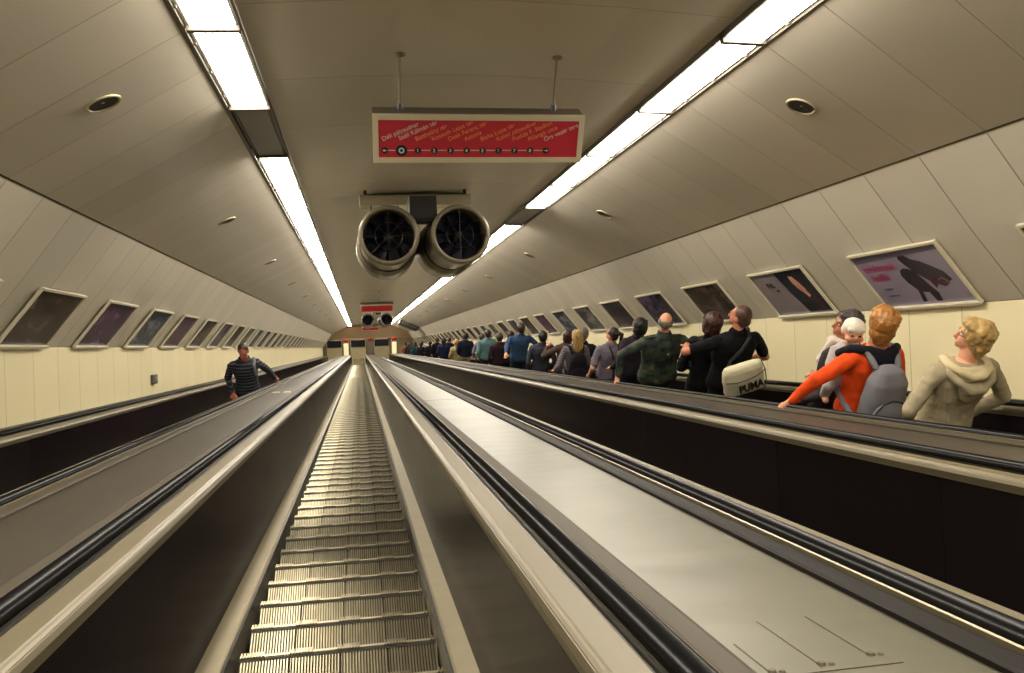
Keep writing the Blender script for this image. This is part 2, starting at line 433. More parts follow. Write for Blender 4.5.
# ---------------------------------------------------------------- posters on the slanted walls
m_pf = mat('poster_frame_aluminium', 'd9d2b8', .4, .1)
m_pshadow = mat('poster_frame_back', '8b846c', .5, .3)
def print_mat(name, c1, c2, c3, sc=2.2, seed=0):
    m = bpy.data.materials.new(name); m.use_nodes = True; nt = m.node_tree; b = nt.nodes['Principled BSDF']; L = nt.links.new
    tc = nt.nodes.new('ShaderNodeTexCoord'); mp = nt.nodes.new('ShaderNodeMapping'); mp.inputs['Location'].default_value = (seed*3.1, seed*1.7, seed)
    mp.inputs['Scale'].default_value = (sc, sc*1.6, sc)
    L(tc.outputs['Object'], mp.inputs['Vector'])
    n = nt.nodes.new('ShaderNodeTexNoise'); n.inputs['Scale'].default_value = 1.5; n.inputs['Detail'].default_value = 3; L(mp.outputs[0], n.inputs['Vector'])
    cr = nt.nodes.new('ShaderNodeValToRGB'); e = cr.color_ramp.elements
    e[0].position = .36; e[0].color = lin(c1); e[1].position = .66; e[1].color = lin(c3)
    x = cr.color_ramp.elements.new(.5); x.color = lin(c2)
    L(n.outputs['Fac'], cr.inputs[0]); L(cr.outputs[0], b.inputs['Base Color'])
    b.inputs['Roughness'].default_value = .25; b.inputs['IOR'].default_value = 1.25
    return m
PRINTS = [print_mat('violet_print', '1e1a26', '3a3148', '6c5f78', seed=1), print_mat('brown_print', '1f1817', '3d302c', '5a4c4a', seed=2),
          print_mat('plum_print', '24182a', '4a2e52', '6a4a66', seed=3), print_mat('blue_print', '1c2233', '38455c', '6a6f78', seed=4),
          print_mat('grey_print', '262528', '4c4c50', '77736c', seed=5), print_mat('dark_print', '141318', '2c2830', '4b4048', seed=6)]
m_lav = mat('lavender_print', '8d8494', .2, noise=.12, nscale=3)
m_lav2 = mat('lavender_grey_print', '857d80', .2, noise=.1, nscale=3)
m_fig = mat('printed_dark_figure', '29212f', .2, noise=.2, nscale=9)
m_figr = mat('printed_maroon', '4e2230', .2)
m_pink = mat('printed_magenta', '9c2f5e', .3)
m_vio = mat('printed_violet', '4a3d6e', .3)
m_navy = mat('printed_navy', '171a2e', .2, noise=.3, nscale=9)
m_face = mat('printed_warm', 'c98f78', .25, noise=.25, nscale=9)

def flat_poly(name, pts, z, m, parent, M, smooth_n=0):
    bm = bmesh.new(); vs = [bm.verts.new((x, y, z)) for x, y in pts]; ws = [bm.verts.new((x, y, z+.0008)) for x, y in pts]
    bm.faces.new(vs); bm.faces.new(ws)
    for i in range(len(pts)): j = (i+1) % len(pts); bm.faces.new((vs[i], vs[j], ws[j], ws[i]))
    return put(link(name, me_from(bm, name), m), M, parent)
def poster(sg, k, lab):
    s = 6.655+2.297*k; W = K*1.355
    hb, nb, ht, ntp = (4.432, .165, 3.985, .720) if sg < 0 else (4.43, .20, 3.985, .75)
    L = K*math.hypot(hb-ht, ntp-nb)
    up = Vector((-sg*(hb-ht), 0, ntp-nb)).normalized()
    # local x runs along the tunnel so that the print reads from the escalators
    lx = Vector((0, -sg, 0)); nz = lx.cross(up)
    M0 = Matrix((lx, up, nz)).transposed().to_4x4()
    M = RX @ Matrix.Translation(Vector((K*(CX+sg*(hb+ht)/2), K*(s+1.355/2), K*(nb+ntp)/2)) + nz*.012) @ M0
    t = thing('advertising_poster', (M @ Vector((0, -L/2, 0))), lab, 'poster', 'posters along the %s wall' % ('left' if sg < 0 else 'right'))
    bm = bmesh.new(); f = .020
    for c, sz in (((0, L/2-f/2, .008), (W, f, .03)), ((0, -L/2+f/2, .014), (W+.01, f*1.15, .045)), ((-W/2+f/2, 0, .006), (f, L-2*f, .028)), ((W/2-f/2, 0, .006), (f, L-2*f, .028))):
        box_bm(bm, c, sz)
    put(link('frame', me_from(bm, 'frame'), m_pf), M.copy(), t)
    bm = bmesh.new(); box_bm(bm, (0, 0, 0), (W-2*f+.004, L-2*f+.004, .012))
    pm = m_lav if (sg > 0 and k == 0) else m_lav2 if (sg > 0 and k == 1) else PRINTS[(k*5+(0 if sg < 0 else 3)) % 6]
    if sg < 0 and k == 2: pm = PRINTS[2]
    if sg < 0 and k == 1: pm = PRINTS[1]
    pr = put(link('print', me_from(bm, 'print'), pm), M.copy(), t)
    if sg > 0 and k == 0:
        Q = M.copy(); z = .0065
        flat_poly('printed_band', [(-W/2+.03, L/2-.03), (W/2-.03, L/2-.03), (W/2-.03, L/2-.075), (-W/2+.03, L/2-.10)], z, mat('printed_grey', '6a6270', .25), pr, Q)
        # crouching dark figures
        flat_poly('printed_figure', [(.03, .19), (.06, .225), (.10, .235), (.14, .20), (.17, .17), (.25, .14), (.34, .08), (.42, .02), (.45, -.06), (.40, -.08), (.36, -.03), (.30, -.05), (.26, -.09), (.21, -.06), (.15, .0), (.10, .05), (.06, .12)], z, m_fig, pr, Q)
        flat_poly('printed_figure', [(-.075, .03), (-.05, .075), (.0, .095), (.06, .085), (.11, .05), (.14, -.02), (.17, -.10), (.20, -.17), (.18, -.25), (.12, -.25), (.10, -.16), (.03, -.15), (.0, -.25), (-.05, -.25), (-.01, -.13), (-.06, -.05)], z, m_fig, pr, Q)
        flat_poly('printed_detail', [(.20, -.03), (.26, -.02), (.30, -.06), (.35, -.04), (.40, -.09), (.33, -.12), (.27, -.09), (.22, -.13)], z+.001, m_figr, pr, Q)
        for s_, sz, x, y, m_ in (('telefonunk', .10, -.50, .10, m_pink), ('önálló', .095, -.47, .005, m_pink), ('legyen', .04, -.40, -.10, m_vio), ('minden nap', .03, -.42, -.17, m_vio)):
            me = text_me(s_, sz, bold=sz > .05); o = link('lettering', me, m_)
            put(o, Q @ Matrix.Translation((x, y, z+.001)), pr)
    if sg > 0 and k == 1:
        Q = M.copy(); z = .0065
        flat_poly('printed_panel', [(-.03, L/2-.03), (W/2-.03, L/2-.03), (W/2-.03, -L/2+.03), (.11, -L/2+.03), (.02, 0)], z, m_navy, pr, Q)
        flat_poly('printed_face', [(.20, .20), (.27, .19), (.31, .12), (.34, .04), (.36, -.05), (.31, -.08), (.27, -.02), (.22, .04), (.19, .12)], z+.001, m_face, pr, Q)
        flat_poly('printed_detail', [(.33, .02), (.42, -.02), (.47, -.14), (.44, -.22), (.36, -.20), (.37, -.1)], z+.0012, m_figr, pr, Q)
        me = text_me('BAL', .085, True); put(link('lettering', me, m_fig), Q @ Matrix.Translation((-.33, .09, z+.001)), pr)
        me = text_me('est', .05, True); put(link('lettering', me, m_figr), Q @ Matrix.Translation((-.22, .03, z+.001)), pr)
labR = {-1: 'framed poster on the right slanted wall at the photo edge', 0: 'large framed lavender poster with dark crouching figures and magenta lettering, right wall',
        1: 'framed poster, pale left half and dark right half, right wall behind the grey-haired woman', 2: 'framed dark bluish poster above the couple in black, right wall',
        3: 'framed dark poster directly above the balding man in camouflage', 4: 'framed bluish-grey poster left of the black-haired woman, right wall',
        5: 'narrow-looking dark violet poster above the ponytailed woman'}
labL = {-1: 'framed poster cut by the left edge of the photo', 0: 'framed poster at the left photo edge, above the nearest dark one', 1: 'nearest fully visible dark brown poster on the left slanted wall',
        2: 'framed plum poster, second fully visible one on the left wall', 3: 'framed plum poster, third fully visible one on the left wall'}
for k in range(-1, 33):
    poster(1, k, labR.get(k, 'small framed poster far down the right slanted wall'))
    poster(-1, k, labL.get(k, 'small framed poster far down the left slanted wall'))

# ---------------------------------------------------------------- hanging line-map signs
m_sbox = mat('sign_case', '5b5348', .45, .3)
m_sframe = mat('sign_frame', 'b7ab8e', .4, .1)
m_red = mat('sign_red', 'a3202f', .35, noise=.05, nscale=3)
m_sw = mat('sign_white', 'c4ada4', .5); m_so = mat('sign_orange', 'd8804a', .5); m_sbk = mat('sign_black', '0e0c10', .4)
m_rod = mat('rod_steel', '8d8674', .35, .8)
STOPS = ['Déli pályaudvar', 'Széll Kálmán tér', 'Batthyány tér', 'Kossuth Lajos tér', 'Deák Ferenc tér', 'Astoria', 'Blaha Lujza tér', 'Keleti pályaudvar', 'Puskás F. Stadion', 'Pillangó utca', 'Örs vezér tere']
def sign(s_rod, xc, w, lab, detail, drop=.406, rods=(-.61, .61), h=.376):
    p = T(xc, s_rod+drop*ST, 2.2-drop*CT)          # bottom of the rods
    W, Hh, D = K*w, K*h, K*.20
    t = thing('hanging_sign', p, lab, 'sign', 'red line signs hanging from the ceiling')
    C = p+Vector((0, -K*.07, -Hh/2))
    MM = Matrix.Translation(C)
    bm = bmesh.new(); box_bm(bm, (0, .012, 0), (W-.004, D-.01, Hh-.004))
    put(link('case', me_from(bm, 'case'), m_sbox), MM.copy(), t)
    f = K*.042; bm = bmesh.new(); y = -D/2
    for c, sz in (((0, y, Hh/2-f/2), (W, .03, f)), ((0, y, -Hh/2+f/2), (W, .03, f)), ((-W/2+f/2, y, 0), (f, .03, Hh-2*f)), ((W/2-f/2, y, 0), (f, .03, Hh-2*f))): box_bm(bm, c, sz)
    put(link('frame', me_from(bm, 'frame'), m_sframe), MM.copy(), t)
    bm = bmesh.new(); box_bm(bm, (0, y-.004, 0), (W-2*f+.002, .012, Hh-2*f+.002))
    face = put(link('red_face', me_from(bm, 'face'), m_red), MM.copy(), t)
    for rx in rods:
        top = T(xc+rx, s_rod, 2.2)
        bm = bmesh.new(); cyl_bm(bm, T(xc+rx, s_rod+drop*ST, 2.2-drop*CT), top+Vector((0, 0, .02)), .008, seg=10)
        put(link('hanging_rod', me_from(bm, 'rod'), m_rod, smooth=False), Matrix(), t)
        bm = bmesh.new(); cyl_bm(bm, top+Vector((0, 0, -.012)), top+Vector((0, 0, .03)), .035, .045, 16)
        put(link('ceiling_rose', me_from(bm, 'rose'), m_rod), Matrix(), t)
        bm = bmesh.new(); b0 = T(xc+rx, s_rod+drop*ST, 2.2-drop*CT); cyl_bm(bm, b0+Vector((0, 0, -.004)), b0+Vector((0, 0, .035)), .024, .016, 12)
        put(link('rod_clamp', me_from(bm, 'clamp'), mat('clamp_steel', '5c5a5c', .3, .8)), Matrix(), t)
    if not detail: return
    Wi = W-2*f; Hi = Hh-2*f; yf = y-.0105
    R90 = Matrix.Rotation(PI/2, 4, 'X')
    bm = bmesh.new(); x0 = -Wi/2+Wi*.03; dx = Wi*.0808; zc = -Hi/2+Hi*.19
    box_bm(bm, (x0+dx*5, yf, zc), (dx*10, .002, .005))
    put(link('line', me_from(bm, 'line'), m_sw), MM.copy(), face)
    for i, nm in enumerate(STOPS):
        xx = x0+dx*i; r = Wi*.0285 if i == 1 else Wi*.0165
        bm = bmesh.new(); cyl_bm(bm, (xx, yf+.002, zc), (xx, yf-.003, zc), r, seg=28)
        put(link('marker', me_from(bm, 'marker'), m_sbk), MM.copy(), face)
        if i == 1:
            bm = bmesh.new(); lathe_bm(bm, [(.010, -.0045), (.019, -.0045), (.019, -.002), (.010, -.002), (.010, -.0045)], Matrix.Translation((xx, yf, zc)), 24)
            put(link('ring', me_from(bm, 'ring'), mat('sign_pale_blue', 'a9b8bc', .5)), MM.copy(), face)
        else:
            ch = '←' if i == 0 else '→' if i == 10 else str(i-1)
            if i in (0, 10):
                bm = bmesh.new(); box_bm(bm, (xx, yf-.0035, zc), (r*1.2, .001, .004))
                sgx = -1 if i == 0 else 1
                a = [bm.verts.new((xx+sgx*r*.75, yf-.0042, zc)), bm.verts.new((xx+sgx*r*.1, yf-.0042, zc+r*.45)), bm.verts.new((xx+sgx*r*.1, yf-.0042, zc-r*.45))]
                bm.faces.new(a)
                put(link('arrow', me_from(bm, 'arrow'), m_sw), MM.copy(), face)
            else:
                me = text_me(ch, .032, True)
                put(link('number', me, m_sw), MM @ Matrix.Translation((xx-.0095, yf-.0035, zc-.011)) @ R90, face)
        me = text_me(nm, .041)
        put(link('stop_name', me, m_sw if i in (0, 1, 10) else m_so), MM @ Matrix.Translation((xx-.012, yf-.002, zc+Hi*.25 if i != 1 else zc+Hi*.27)) @ Matrix.Rotation(-math.radians(24), 4, 'Y') @ R90, face)
sign(6.47, .985, 1.655, 'large red line-map sign in a cream frame, hung near the viewer before the fans', True)
sign(34.0, .72, 1.30, 'small distant red sign hanging above the second pair of fans', False, drop=.50, rods=(.1,), h=.34)
sign(61.5, .80, 1.20, 'tiny lowest red sign just below the far pair of fans', False, drop=.75, rods=(.0,), h=.30)

# ---------------------------------------------------------------- jet fans
m_duct = mat('fan_casing', '7d7460', .35, .3, noise=.08, nscale=3)
m_ring = mat('fan_mouth', '756c58', .4, .3)
m_blade = mat('fan_blade', '23242e', .35, .5)
m_in = mat('fan_inside', '15151b', .5, .2)
m_motor = mat('motor_dark', '26241f', .5, .3)
def fan(x, s, n, lab, rot):
    q_ = .80 if s > 20 else 1
    c = T(x, s, n)
    t = thing('jet_fan', c, lab, 'fan', 'jet fans under the ceiling')
    M = RX @ Matrix.Rotation(math.radians(3.5 if rot > .4 else 0), 4, 'Z') @ Matrix.Rotation(math.radians(-1.5), 4, 'X'); M.translation = c
    R, Ln = K*.372*q_, K*1.35
    bm = bmesh.new(); lathe_bm(bm, [(R*.85, 0), (R*.93, -.015), (R, 0), (R, .10), (R*.93, .14), (R*.95, Ln*.60), (R*1.07, Ln*.66), (R*1.10, Ln), (R*1.02, Ln+.01), (R*.84, Ln), (R*.86, .2), (R*.85, 0)], seg=40)
    put(link('casing', me_from(bm, 'casing'), m_duct, smooth=True), M.copy(), t)
    bm = bmesh.new(); lathe_bm(bm, [(R*.85, .002), (R*.86, -.018), (R*.92, -.028), (R*.985, -.018), (R*1.01, 0), (R*1.01, .03), (R*.85, .03), (R*.85, .002)], seg=40)
    put(link('mouth_ring', me_from(bm, 'ring'), m_ring, smooth=True), M.copy(), t)
    bm = bmesh.new(); lathe_bm(bm, [(R*.92, Ln*.56), (R*.98, Ln*.56), (R*.98, Ln*.60), (R*.92, Ln*.60), (R*.92, Ln*.56)], seg=40)
    put(link('clamp_band', me_from(bm, 'band'), m_motor), M.copy(), t)
    bm = bmesh.new(); lathe_bm(bm, [(0, .10), (R*.12, .11), (R*.2, .16), (R*.2, .5), (0, .5)], seg=24)
    hub = put(link('hub', me_from(bm, 'hub'), m_motor, smooth=True), M.copy(), t)
    for i in range(9):
        a = 2*PI*i/9+rot; bm = bmesh.new(); q = Matrix.Rotation(a, 4, 'Y'); vs = []
        for r, w, tw in ((.16, .05, .9), (.45, .085, .6), (.80, .11, .4)):
            for e, yy in ((-1, -1), (1, 1)):
                vs.append(q @ Vector((e*w*math.cos(tw)*K, .22+yy*w*math.sin(tw)*K, R*r)))
        lo = [bm.verts.new(v) for v in vs]; hi = [bm.verts.new(v+Vector((0, .008, 0))) for v in vs]
        for z in (0, 2):
            bm.faces.new((lo[z], lo[z+1], lo[z+3], lo[z+2])); bm.faces.new((hi[z], hi[z+1], hi[z+3], hi[z+2]))
        for aa, bb in ((0, 1), (1, 3), (3, 5), (5, 4), (4, 2), (2, 0)): bm.faces.new((lo[aa], lo[bb], hi[bb], hi[aa]))
        put(link('fan_blade', me_from(bm, 'blade'), m_blade), M.copy(), t)
    bm = bmesh.new()                                  # wire guard across the mouth
    for i in range(4):
        a = PI*i/4; u = Vector((math.cos(a), 0, math.sin(a)))*R*.84; cyl_bm(bm, u+Vector((0, .03, 0)), -u+Vector((0, .03, 0)), .004, seg=6)
    lathe_bm(bm, [(R*.44, .03), (R*.455, .026), (R*.47, .03), (R*.455, .034), (R*.44, .03)], seg=32)
    put(link('mouth_guard', me_from(bm, 'guard'), mat('guard_wire', '35343c', .3, .8)), M.copy(), t)
    bm = bmesh.new(); lathe_bm(bm, [(0, Ln*.85), (R*.84, Ln*.85), (R*.84, Ln*.87), (0, Ln*.87)], seg=32)
    put(link('silencer_core', me_from(bm, 'core'), m_in), M.copy(), t)
    for dx in (-.5, .5):
        bm = bmesh.new(); cyl_bm(bm, (dx*R, 1.08, R*.85), (dx*R, 1.16, K*(2.0-n)), .012, seg=8)
        put(link('hanger', me_from(bm, 'hanger'), m_rod), M.copy(), t)
def fan_pair(s, xs, n, labs):
    for x, l, r in zip(xs, labs, (.2, .55)): fan(x, s, n, l, r)
    xm = sum(xs)/2
    t = thing('fan_mounting_frame', T(xm, s+.6, 2.18), 'mounting plate with a motor box above the %s pair of fans' % ('near' if s < 20 else 'distant'), 'bracket', 'fan mounting frames')
    for nm, c, sz, m_ in (('plate', (xm, s+2.3, 2.17), (1.55, 1.1, .03), m_trim), ('slot', (xm+.08, s+1.72, 2.15), (1.36, .16, .05), m_seam), ('cross_beam', (xm, s+1.45, 2.05), (1.56, .12, .14), m_trim),
                          ('motor_box', (xm+.03, s+.75, 1.80), (.36, .5, .30), m_motor), ('cable_box', (xm+.06, s+.35, 1.60), (.24, .2, .07), m_motor)):
        bm = bmesh.new(); box_bm(bm, tuple(K*v for v in c), tuple(K*v for v in sz)); bevel_all(bm, .006, 1)
        put(link(nm, me_from(bm, nm), m_), RX.copy(), t)
    bm = bmesh.new()
    for a, b in (((xm-.15, s+.5, 1.7), (xs[0]+.3, s+.4, 1.5)), ((xm+.2, s+.5, 1.7), (xs[1]-.3, s+.4, 1.5)), ((xm-.7, s+1.45, 2.02), (xm-.7, s+1.45, 2.2)), ((xm+.7, s+1.45, 2.02), (xm+.7, s+1.45, 2.2))):
        cyl_bm(bm, tuple(K*v for v in a), tuple(K*v for v in b), .018, seg=8)
    put(link('conduit', me_from(bm, 'conduit'), m_motor), RX.copy(), t)
fan_pair(10.65, (.405, 1.295), 1.375, ('large round jet fan hanging under the ceiling, left one of the near pair', 'large round jet fan hanging under the ceiling, right one of the near pair'))
fan_pair(41.0, (.41, 1.30), 1.30, ('small distant jet fan with black blades, left one of the far pair', 'small distant jet fan with black blades, right one of the far pair'))

# dark duct on the far right slope
bm = bmesh.new(); box_bm(bm, (0, 0, .12), (K*1.5, 2.4, .28)); bevel_all(bm, .03, 1)
t = thing('ventilation_duct', slope_mat(2.8, 66, 1).to_translation(), 'dark box duct at the far end of the right ceiling slope, past the last light', 'duct')
put(link('duct_body', me_from(bm, 'duct'), m_motor), slope_mat(2.8, 66, 1), t)
bm = bmesh.new(); box_bm(bm, (0, -1.22, .12), (K*1.2, .04, .18)); put(link('duct_grille', me_from(bm, 'g'), m_seam), slope_mat(2.8, 66, 1), t)

# ---------------------------------------------------------------- lower landing
P0 = T(0, S1, NS)                     # foot of the incline, world
m_lfloor = mat('landing_floor', 'a79d82', .3, .1, noise=.1, nscale=1)
def wbox(name, x0, x1, y0, y1, z0, z1, m, parent=None, bev=0):
    bm = bmesh.new(); box_bm(bm, (K*(x0+x1)/2, P0.y+(y0+y1)/2, P0.z+(z0+z1)/2), (K*(x1-x0), y1-y0, z1-z0))
    if bev: bevel_all(bm, bev, 1)
    o = link(name, me_from(bm, name), m)
    if parent: put(o, Matrix(), parent)
    return o
struct(wbox('floor_landing', CX-4.7, CX+4.7, -.2, 16, -.3, -.005, m_lfloor))
m_fasc = mat('portal_fascia', '9b8566', .5, noise=.08, nscale=1.5)
yp = .6
for i, (a, b) in enumerate(((CX-4.6, EC[0]-.72), (EC[0]+.72, EC[1]-.72), (EC[1]+.72, EC[2]-.72), (EC[2]+.72, EC[3]-.72), (EC[3]+.72, CX+4.6))):
    struct(wbox('wall_portal', a, b, yp, yp+.3, -.1, 2.15, mat('portal_pier', '8b8068', .4)))
struct(wbox('wall_portal_lintel', CX-4.6, CX+4.6, yp-.05, yp+.35, 1.98, 4.6, m_fasc))
struct(wbox('trim_1', CX-3.4, CX+3.4, yp-.09, yp-.05, 2.92, 3.02, mat('orange_trim', 'c8763a', .5)))
struct(wbox('trim_2', CX-3.4, CX+3.4, yp-.09, yp-.05, 2.0, 2.10, mat('pink_trim', 'b08a72', .5)))
struct(wbox('wall_hall', CX-4.7, CX+4.7, 15.5, 15.7, 0, 4, mat('hall_wall', '5c5448', .5)))
struct(wbox('wall_hall_left', CX-4.8, CX-4.6, .6, 15.7, 0, 4, mat('hall_wall', '5c5448', .5)))
struct(wbox('wall_hall_right', CX+4.6, CX+4.8, .6, 15.7, 0, 4, mat('hall_wall', '5c5448', .5)))
struct(wbox('ceiling_hall', CX-4.8, CX+4.8, .5, 15.7, 3.0, 3.15, mat('hall_ceiling', '8d8573', .5)))
m_dglass = mat('dark_sign_face', '33323a', .2)
for i in range(3):
    t = thing('hall_sign_box', P0+Vector((K*EC[i], yp, 1.55)), ['dark box sign in the leftmost far archway', 'dark box sign in the far archway of the middle escalator', 'dark box sign in the far archway right of the middle'][i], 'sign box', 'dark box signs in the far archways')
    wbox('sign_case', EC[i]-.66, EC[i]+.66, yp+.02, yp+.25, 1.25, 1.85, m_dglass, t, .02)
    wbox('sign_rim', EC[i]-.68, EC[i]+.68, yp, yp+.27, 1.22, 1.26, m_trim, t)
    bb = thing('ceiling_light', P0+Vector((K*EC[i], 2.5, 2.95)), 'light on the ceiling of the lower hall, behind a far archway', 'ceiling light', 'lights of the lower hall')
    wbox('diffuser', EC[i]-.6, EC[i]+.6, 2, 3.2, 2.94, 2.98, mat('hall_diffuser', 'fff4d8', .4, emit='fff0d0', es=7), bb)
    wbox('frame', EC[i]-.65, EC[i]+.65, 1.95, 3.25, 2.97, 3.0, m_frame, bb)
m_pil = mat('lightbox_panel', 'efe3b8', .4, emit='ffe9b0', es=.55)
for i, x in enumerate(((EC[0]+EC[1])/2, (EC[1]+EC[2])/2, (EC[2]+EC[3])/2)):
    base = T(x, S1-1.2, ND)
    t = thing('information_pillar', base, ['cream lit pillar at the far end, left of the middle escalator', 'dull grey pillar at the far end, right of the middle escalator', 'cream lit pillar at the far end, next to the last passengers'][i], 'pillar', 'pillars at the far end of the decks')
    bm = bmesh.new(); box_bm(bm, base+Vector((0, 0, .62)), (.46, .20, 1.36)); bevel_all(bm, .02, 1); put(link('column', me_from(bm, 'column'), mat('pillar_body', '8f8672', .4, .3)), Matrix(), t)
    bm = bmesh.new(); box_bm(bm, base+Vector((0, -.105, .6)), (.36, .02, 1.1)); put(link('front_panel', me_from(bm, 'fp'), m_pil if i != 1 else mat('grey_panel', '8c8578', .4)), Matrix(), t)
    bm = bmesh.new(); box_bm(bm, base+Vector((0, -.01, 1.36)), (.36, .18, .16)); put(link('red_top', me_from(bm, 'rt'), mat('red_cap', 'a32a22', .4)), Matrix(), t)
for i in range(4):
    t = thing('comb_plate', P0+Vector((K*EC[i], .1, 0)), 'bright metal comb plate at the foot of escalator lane %s' % ['by the left wall', 'in the middle', 'right of the middle', 'by the right wall'][i], 'comb plate', 'comb plates at the landing')
    wbox('plate', EC[i]-.5, EC[i]+.5, -.1, .9, -.01, .012, mat('comb_metal', 'd0c49a', .25, .8), t)
    wbox('comb', EC[i]-.48, EC[i]+.48, -.2, -.09, -.02, .008, mat('comb_yellow', 'c4b070', .35, .6), t)

# ---------------------------------------------------------------- camera, world, view
cam = bpy.data.cameras.new('camera'); co = bpy.data.objects.new('camera', cam); COL.objects.link(co)
cam.sensor_width = 36; cam.lens = FPX*36/1024; cam.clip_start = .02; cam.clip_end = 300
def tun(v): return Vector((v[0], v[1], v[2]))
right = Vector((Xc[0], A[0], Nc[0])); down = Vector((Xc[1], A[1], Nc[1])); fwd = Vector((Xc[2], A[2], Nc[2]))
R = Matrix((right, -down, -fwd)).transposed().to_4x4()
co.matrix_world = RX @ R
scene.camera = co
w = bpy.data.worlds.new('world'); scene.world = w; w.use_nodes = True
w.node_tree.nodes['Background'].inputs[0].default_value = (.05, .05, .05, 1); w.node_tree.nodes['Background'].inputs[1].default_value = .2
scene.view_settings.view_transform = 'Standard'; scene.view_settings.look = 'None'; scene.view_settings.gamma = 1
scene.view_settings.use_curve_mapping = False; scene.view_settings.exposure = 0.42
scene.cycles.use_denoising = True
scene.cycles.max_bounces = 10; scene.cycles.diffuse_bounces = 8; scene.cycles.glossy_bounces = 4
scene.cycles.sample_clamp_indirect = 6

# ================================================================= people
def V(*a): return Vector(a)
def capsule(bm, p0, p1, r0, r1=None, M=Matrix(), seg=12, fx=1, fy=1):
    """closed tapered limb with rounded ends; fx, fy flatten the section"""
    r1 = r0 if r1 is None else r1
    p0 = Vector(p0); p1 = Vector(p1); d = p1-p0
    if d.length < 1e-5: d = V(0, 0, 1e-4)
    u = d.normalized(); q = u.to_track_quat('Z', 'Y').to_matrix()
    rows = []
    for a in (-75, -45, -15): rows.append((p0+u*r0*math.sin(math.radians(a)), r0*math.cos(math.radians(a))))
    rows.append((p0, r0)); rows.append((p1, r1))
    for a in (15, 45, 75): rows.append((p1+u*r1*math.sin(math.radians(a)), r1*math.cos(math.radians(a))))
    rings = [[bm.verts.new(M @ (c+q @ V(math.cos(2*PI*i/seg)*r*fx, math.sin(2*PI*i/seg)*r*fy, 0))) for i in range(seg)] for c, r in rows]
    for a, b in zip(rings, rings[1:]):
        for i in range(seg): bm.faces.new((a[i], a[(i+1) % seg], b[(i+1) % seg], b[i]))
    bm.faces.new(rings[0][::-1]); bm.faces.new(rings[-1])
def ellip(bm, c, r, M=Matrix(), rot=None):
    res = bmesh.ops.create_uvsphere(bm, u_segments=16, v_segments=10, radius=1)
    for v in res['verts']:
        q = V(v.co.x*r[0], v.co.y*r[1], v.co.z*r[2])
        if rot: q = rot @ q
        v.co = M @ (q+Vector(c))
def loft(bm, rows, M=Matrix(), seg=20, e=2.3):
    """rows (centre, rx, ry) of rounded sections, closed at both ends"""
    rings = []
    for c, rx, ry in rows:
        ring = []
        for i in range(seg):
            a = 2*PI*i/seg; ca, sa = math.cos(a), math.sin(a)
            ring.append(bm.verts.new(M @ (Vector(c)+V(rx*abs(ca)**(2/e)*(1 if ca > 0 else -1), ry*abs(sa)**(2/e)*(1 if sa > 0 else -1), 0))))
        rings.append(ring)
    for a, b in zip(rings, rings[1:]):
        for i in range(seg): bm.faces.new((a[i], a[(i+1) % seg], b[(i+1) % seg], b[i]))
    bm.faces.new(rings[0][::-1]); bm.faces.new(rings[-1])
TEX = {}
def clouds(size):
    if size not in TEX:
        TEX[size] = bpy.data.textures.new('folds', 'CLOUDS'); TEX[size].noise_scale = size; TEX[size].noise_depth = 2
    return TEX[size]
def grow(name, bm, m, parent, vox, smooth=2, disp=0, dsize=.06):
    """fuse the overlapping volumes into one continuous surface"""
    o = link(name, me_from(bm, name), m, parent)
    a = o.modifiers.new('remesh', 'REMESH'); a.mode = 'VOXEL'; a.voxel_size = vox; a.use_smooth_shade = True
    if smooth:
        b = o.modifiers.new('smooth', 'SMOOTH'); b.factor = .5; b.iterations = smooth
    if disp:
        d = o.modifiers.new('folds', 'DISPLACE'); d.texture = clouds(dsize); d.strength = disp; d.mid_level = .5; d.texture_coords = 'GLOBAL'
    return o
def ik(a, b, l1, l2, pole):
    d = b-a; L = min(d.length, (l1+l2)*.995); u = d.normalized(); b = a+u*L
    x = (l1*l1-l2*l2+L*L)/(2*L); h = math.sqrt(max(0, l1*l1-x*x))
    p = (pole-u*pole.dot(u)).normalized()
    return a+u*x+p*h, b
def hand_bm(bm, w, d, side, S, palm=None, curl=.5):
    """five fingers; w wrist, d direction of the hand, palm normal"""
    d = d.normalized(); palm = palm or V(0, 0, -1)
    palm = (palm-d*palm.dot(d)).normalized(); x = d.cross(palm).normalized()
    if (side > 0) == (x.dot(V(1, 0, 0)) > 0) : pass
    c = w+d*.05*S
    capsule(bm, w, w+d*.085*S, .024*S, .034*S, fx=1, fy=1)
    for i, (o, l) in enumerate(((-.033, .062), (-.011, .074), (.012, .070), (.034, .056))):
        a = w+d*.088*S+x*o*S
        dd = (d+x*o*3.2).normalized()
        b = a+(dd*math.cos(curl*.6)+palm*math.sin(curl*.6))*l*.5*S
        e = b+(dd*math.cos(curl*1.7)+palm*math.sin(curl*1.7))*l*.55*S
        capsule(bm, a-d*.02*S, b, .0098*S, .009*S, seg=8); capsule(bm, b, e, .009*S, .0075*S, seg=8)
    th = -1 if side > 0 else 1
    a = w+d*.03*S+x*th*.026*S; b = a+(d*.7+x*th*.75).normalized()*.036*S; e = b+(d*.95+x*th*.2+palm*.3).normalized()*.03*S
    capsule(bm, a, b, .013*S, .011*S, seg=8); capsule(bm, b, e, .0105*S, .009*S, seg=8)

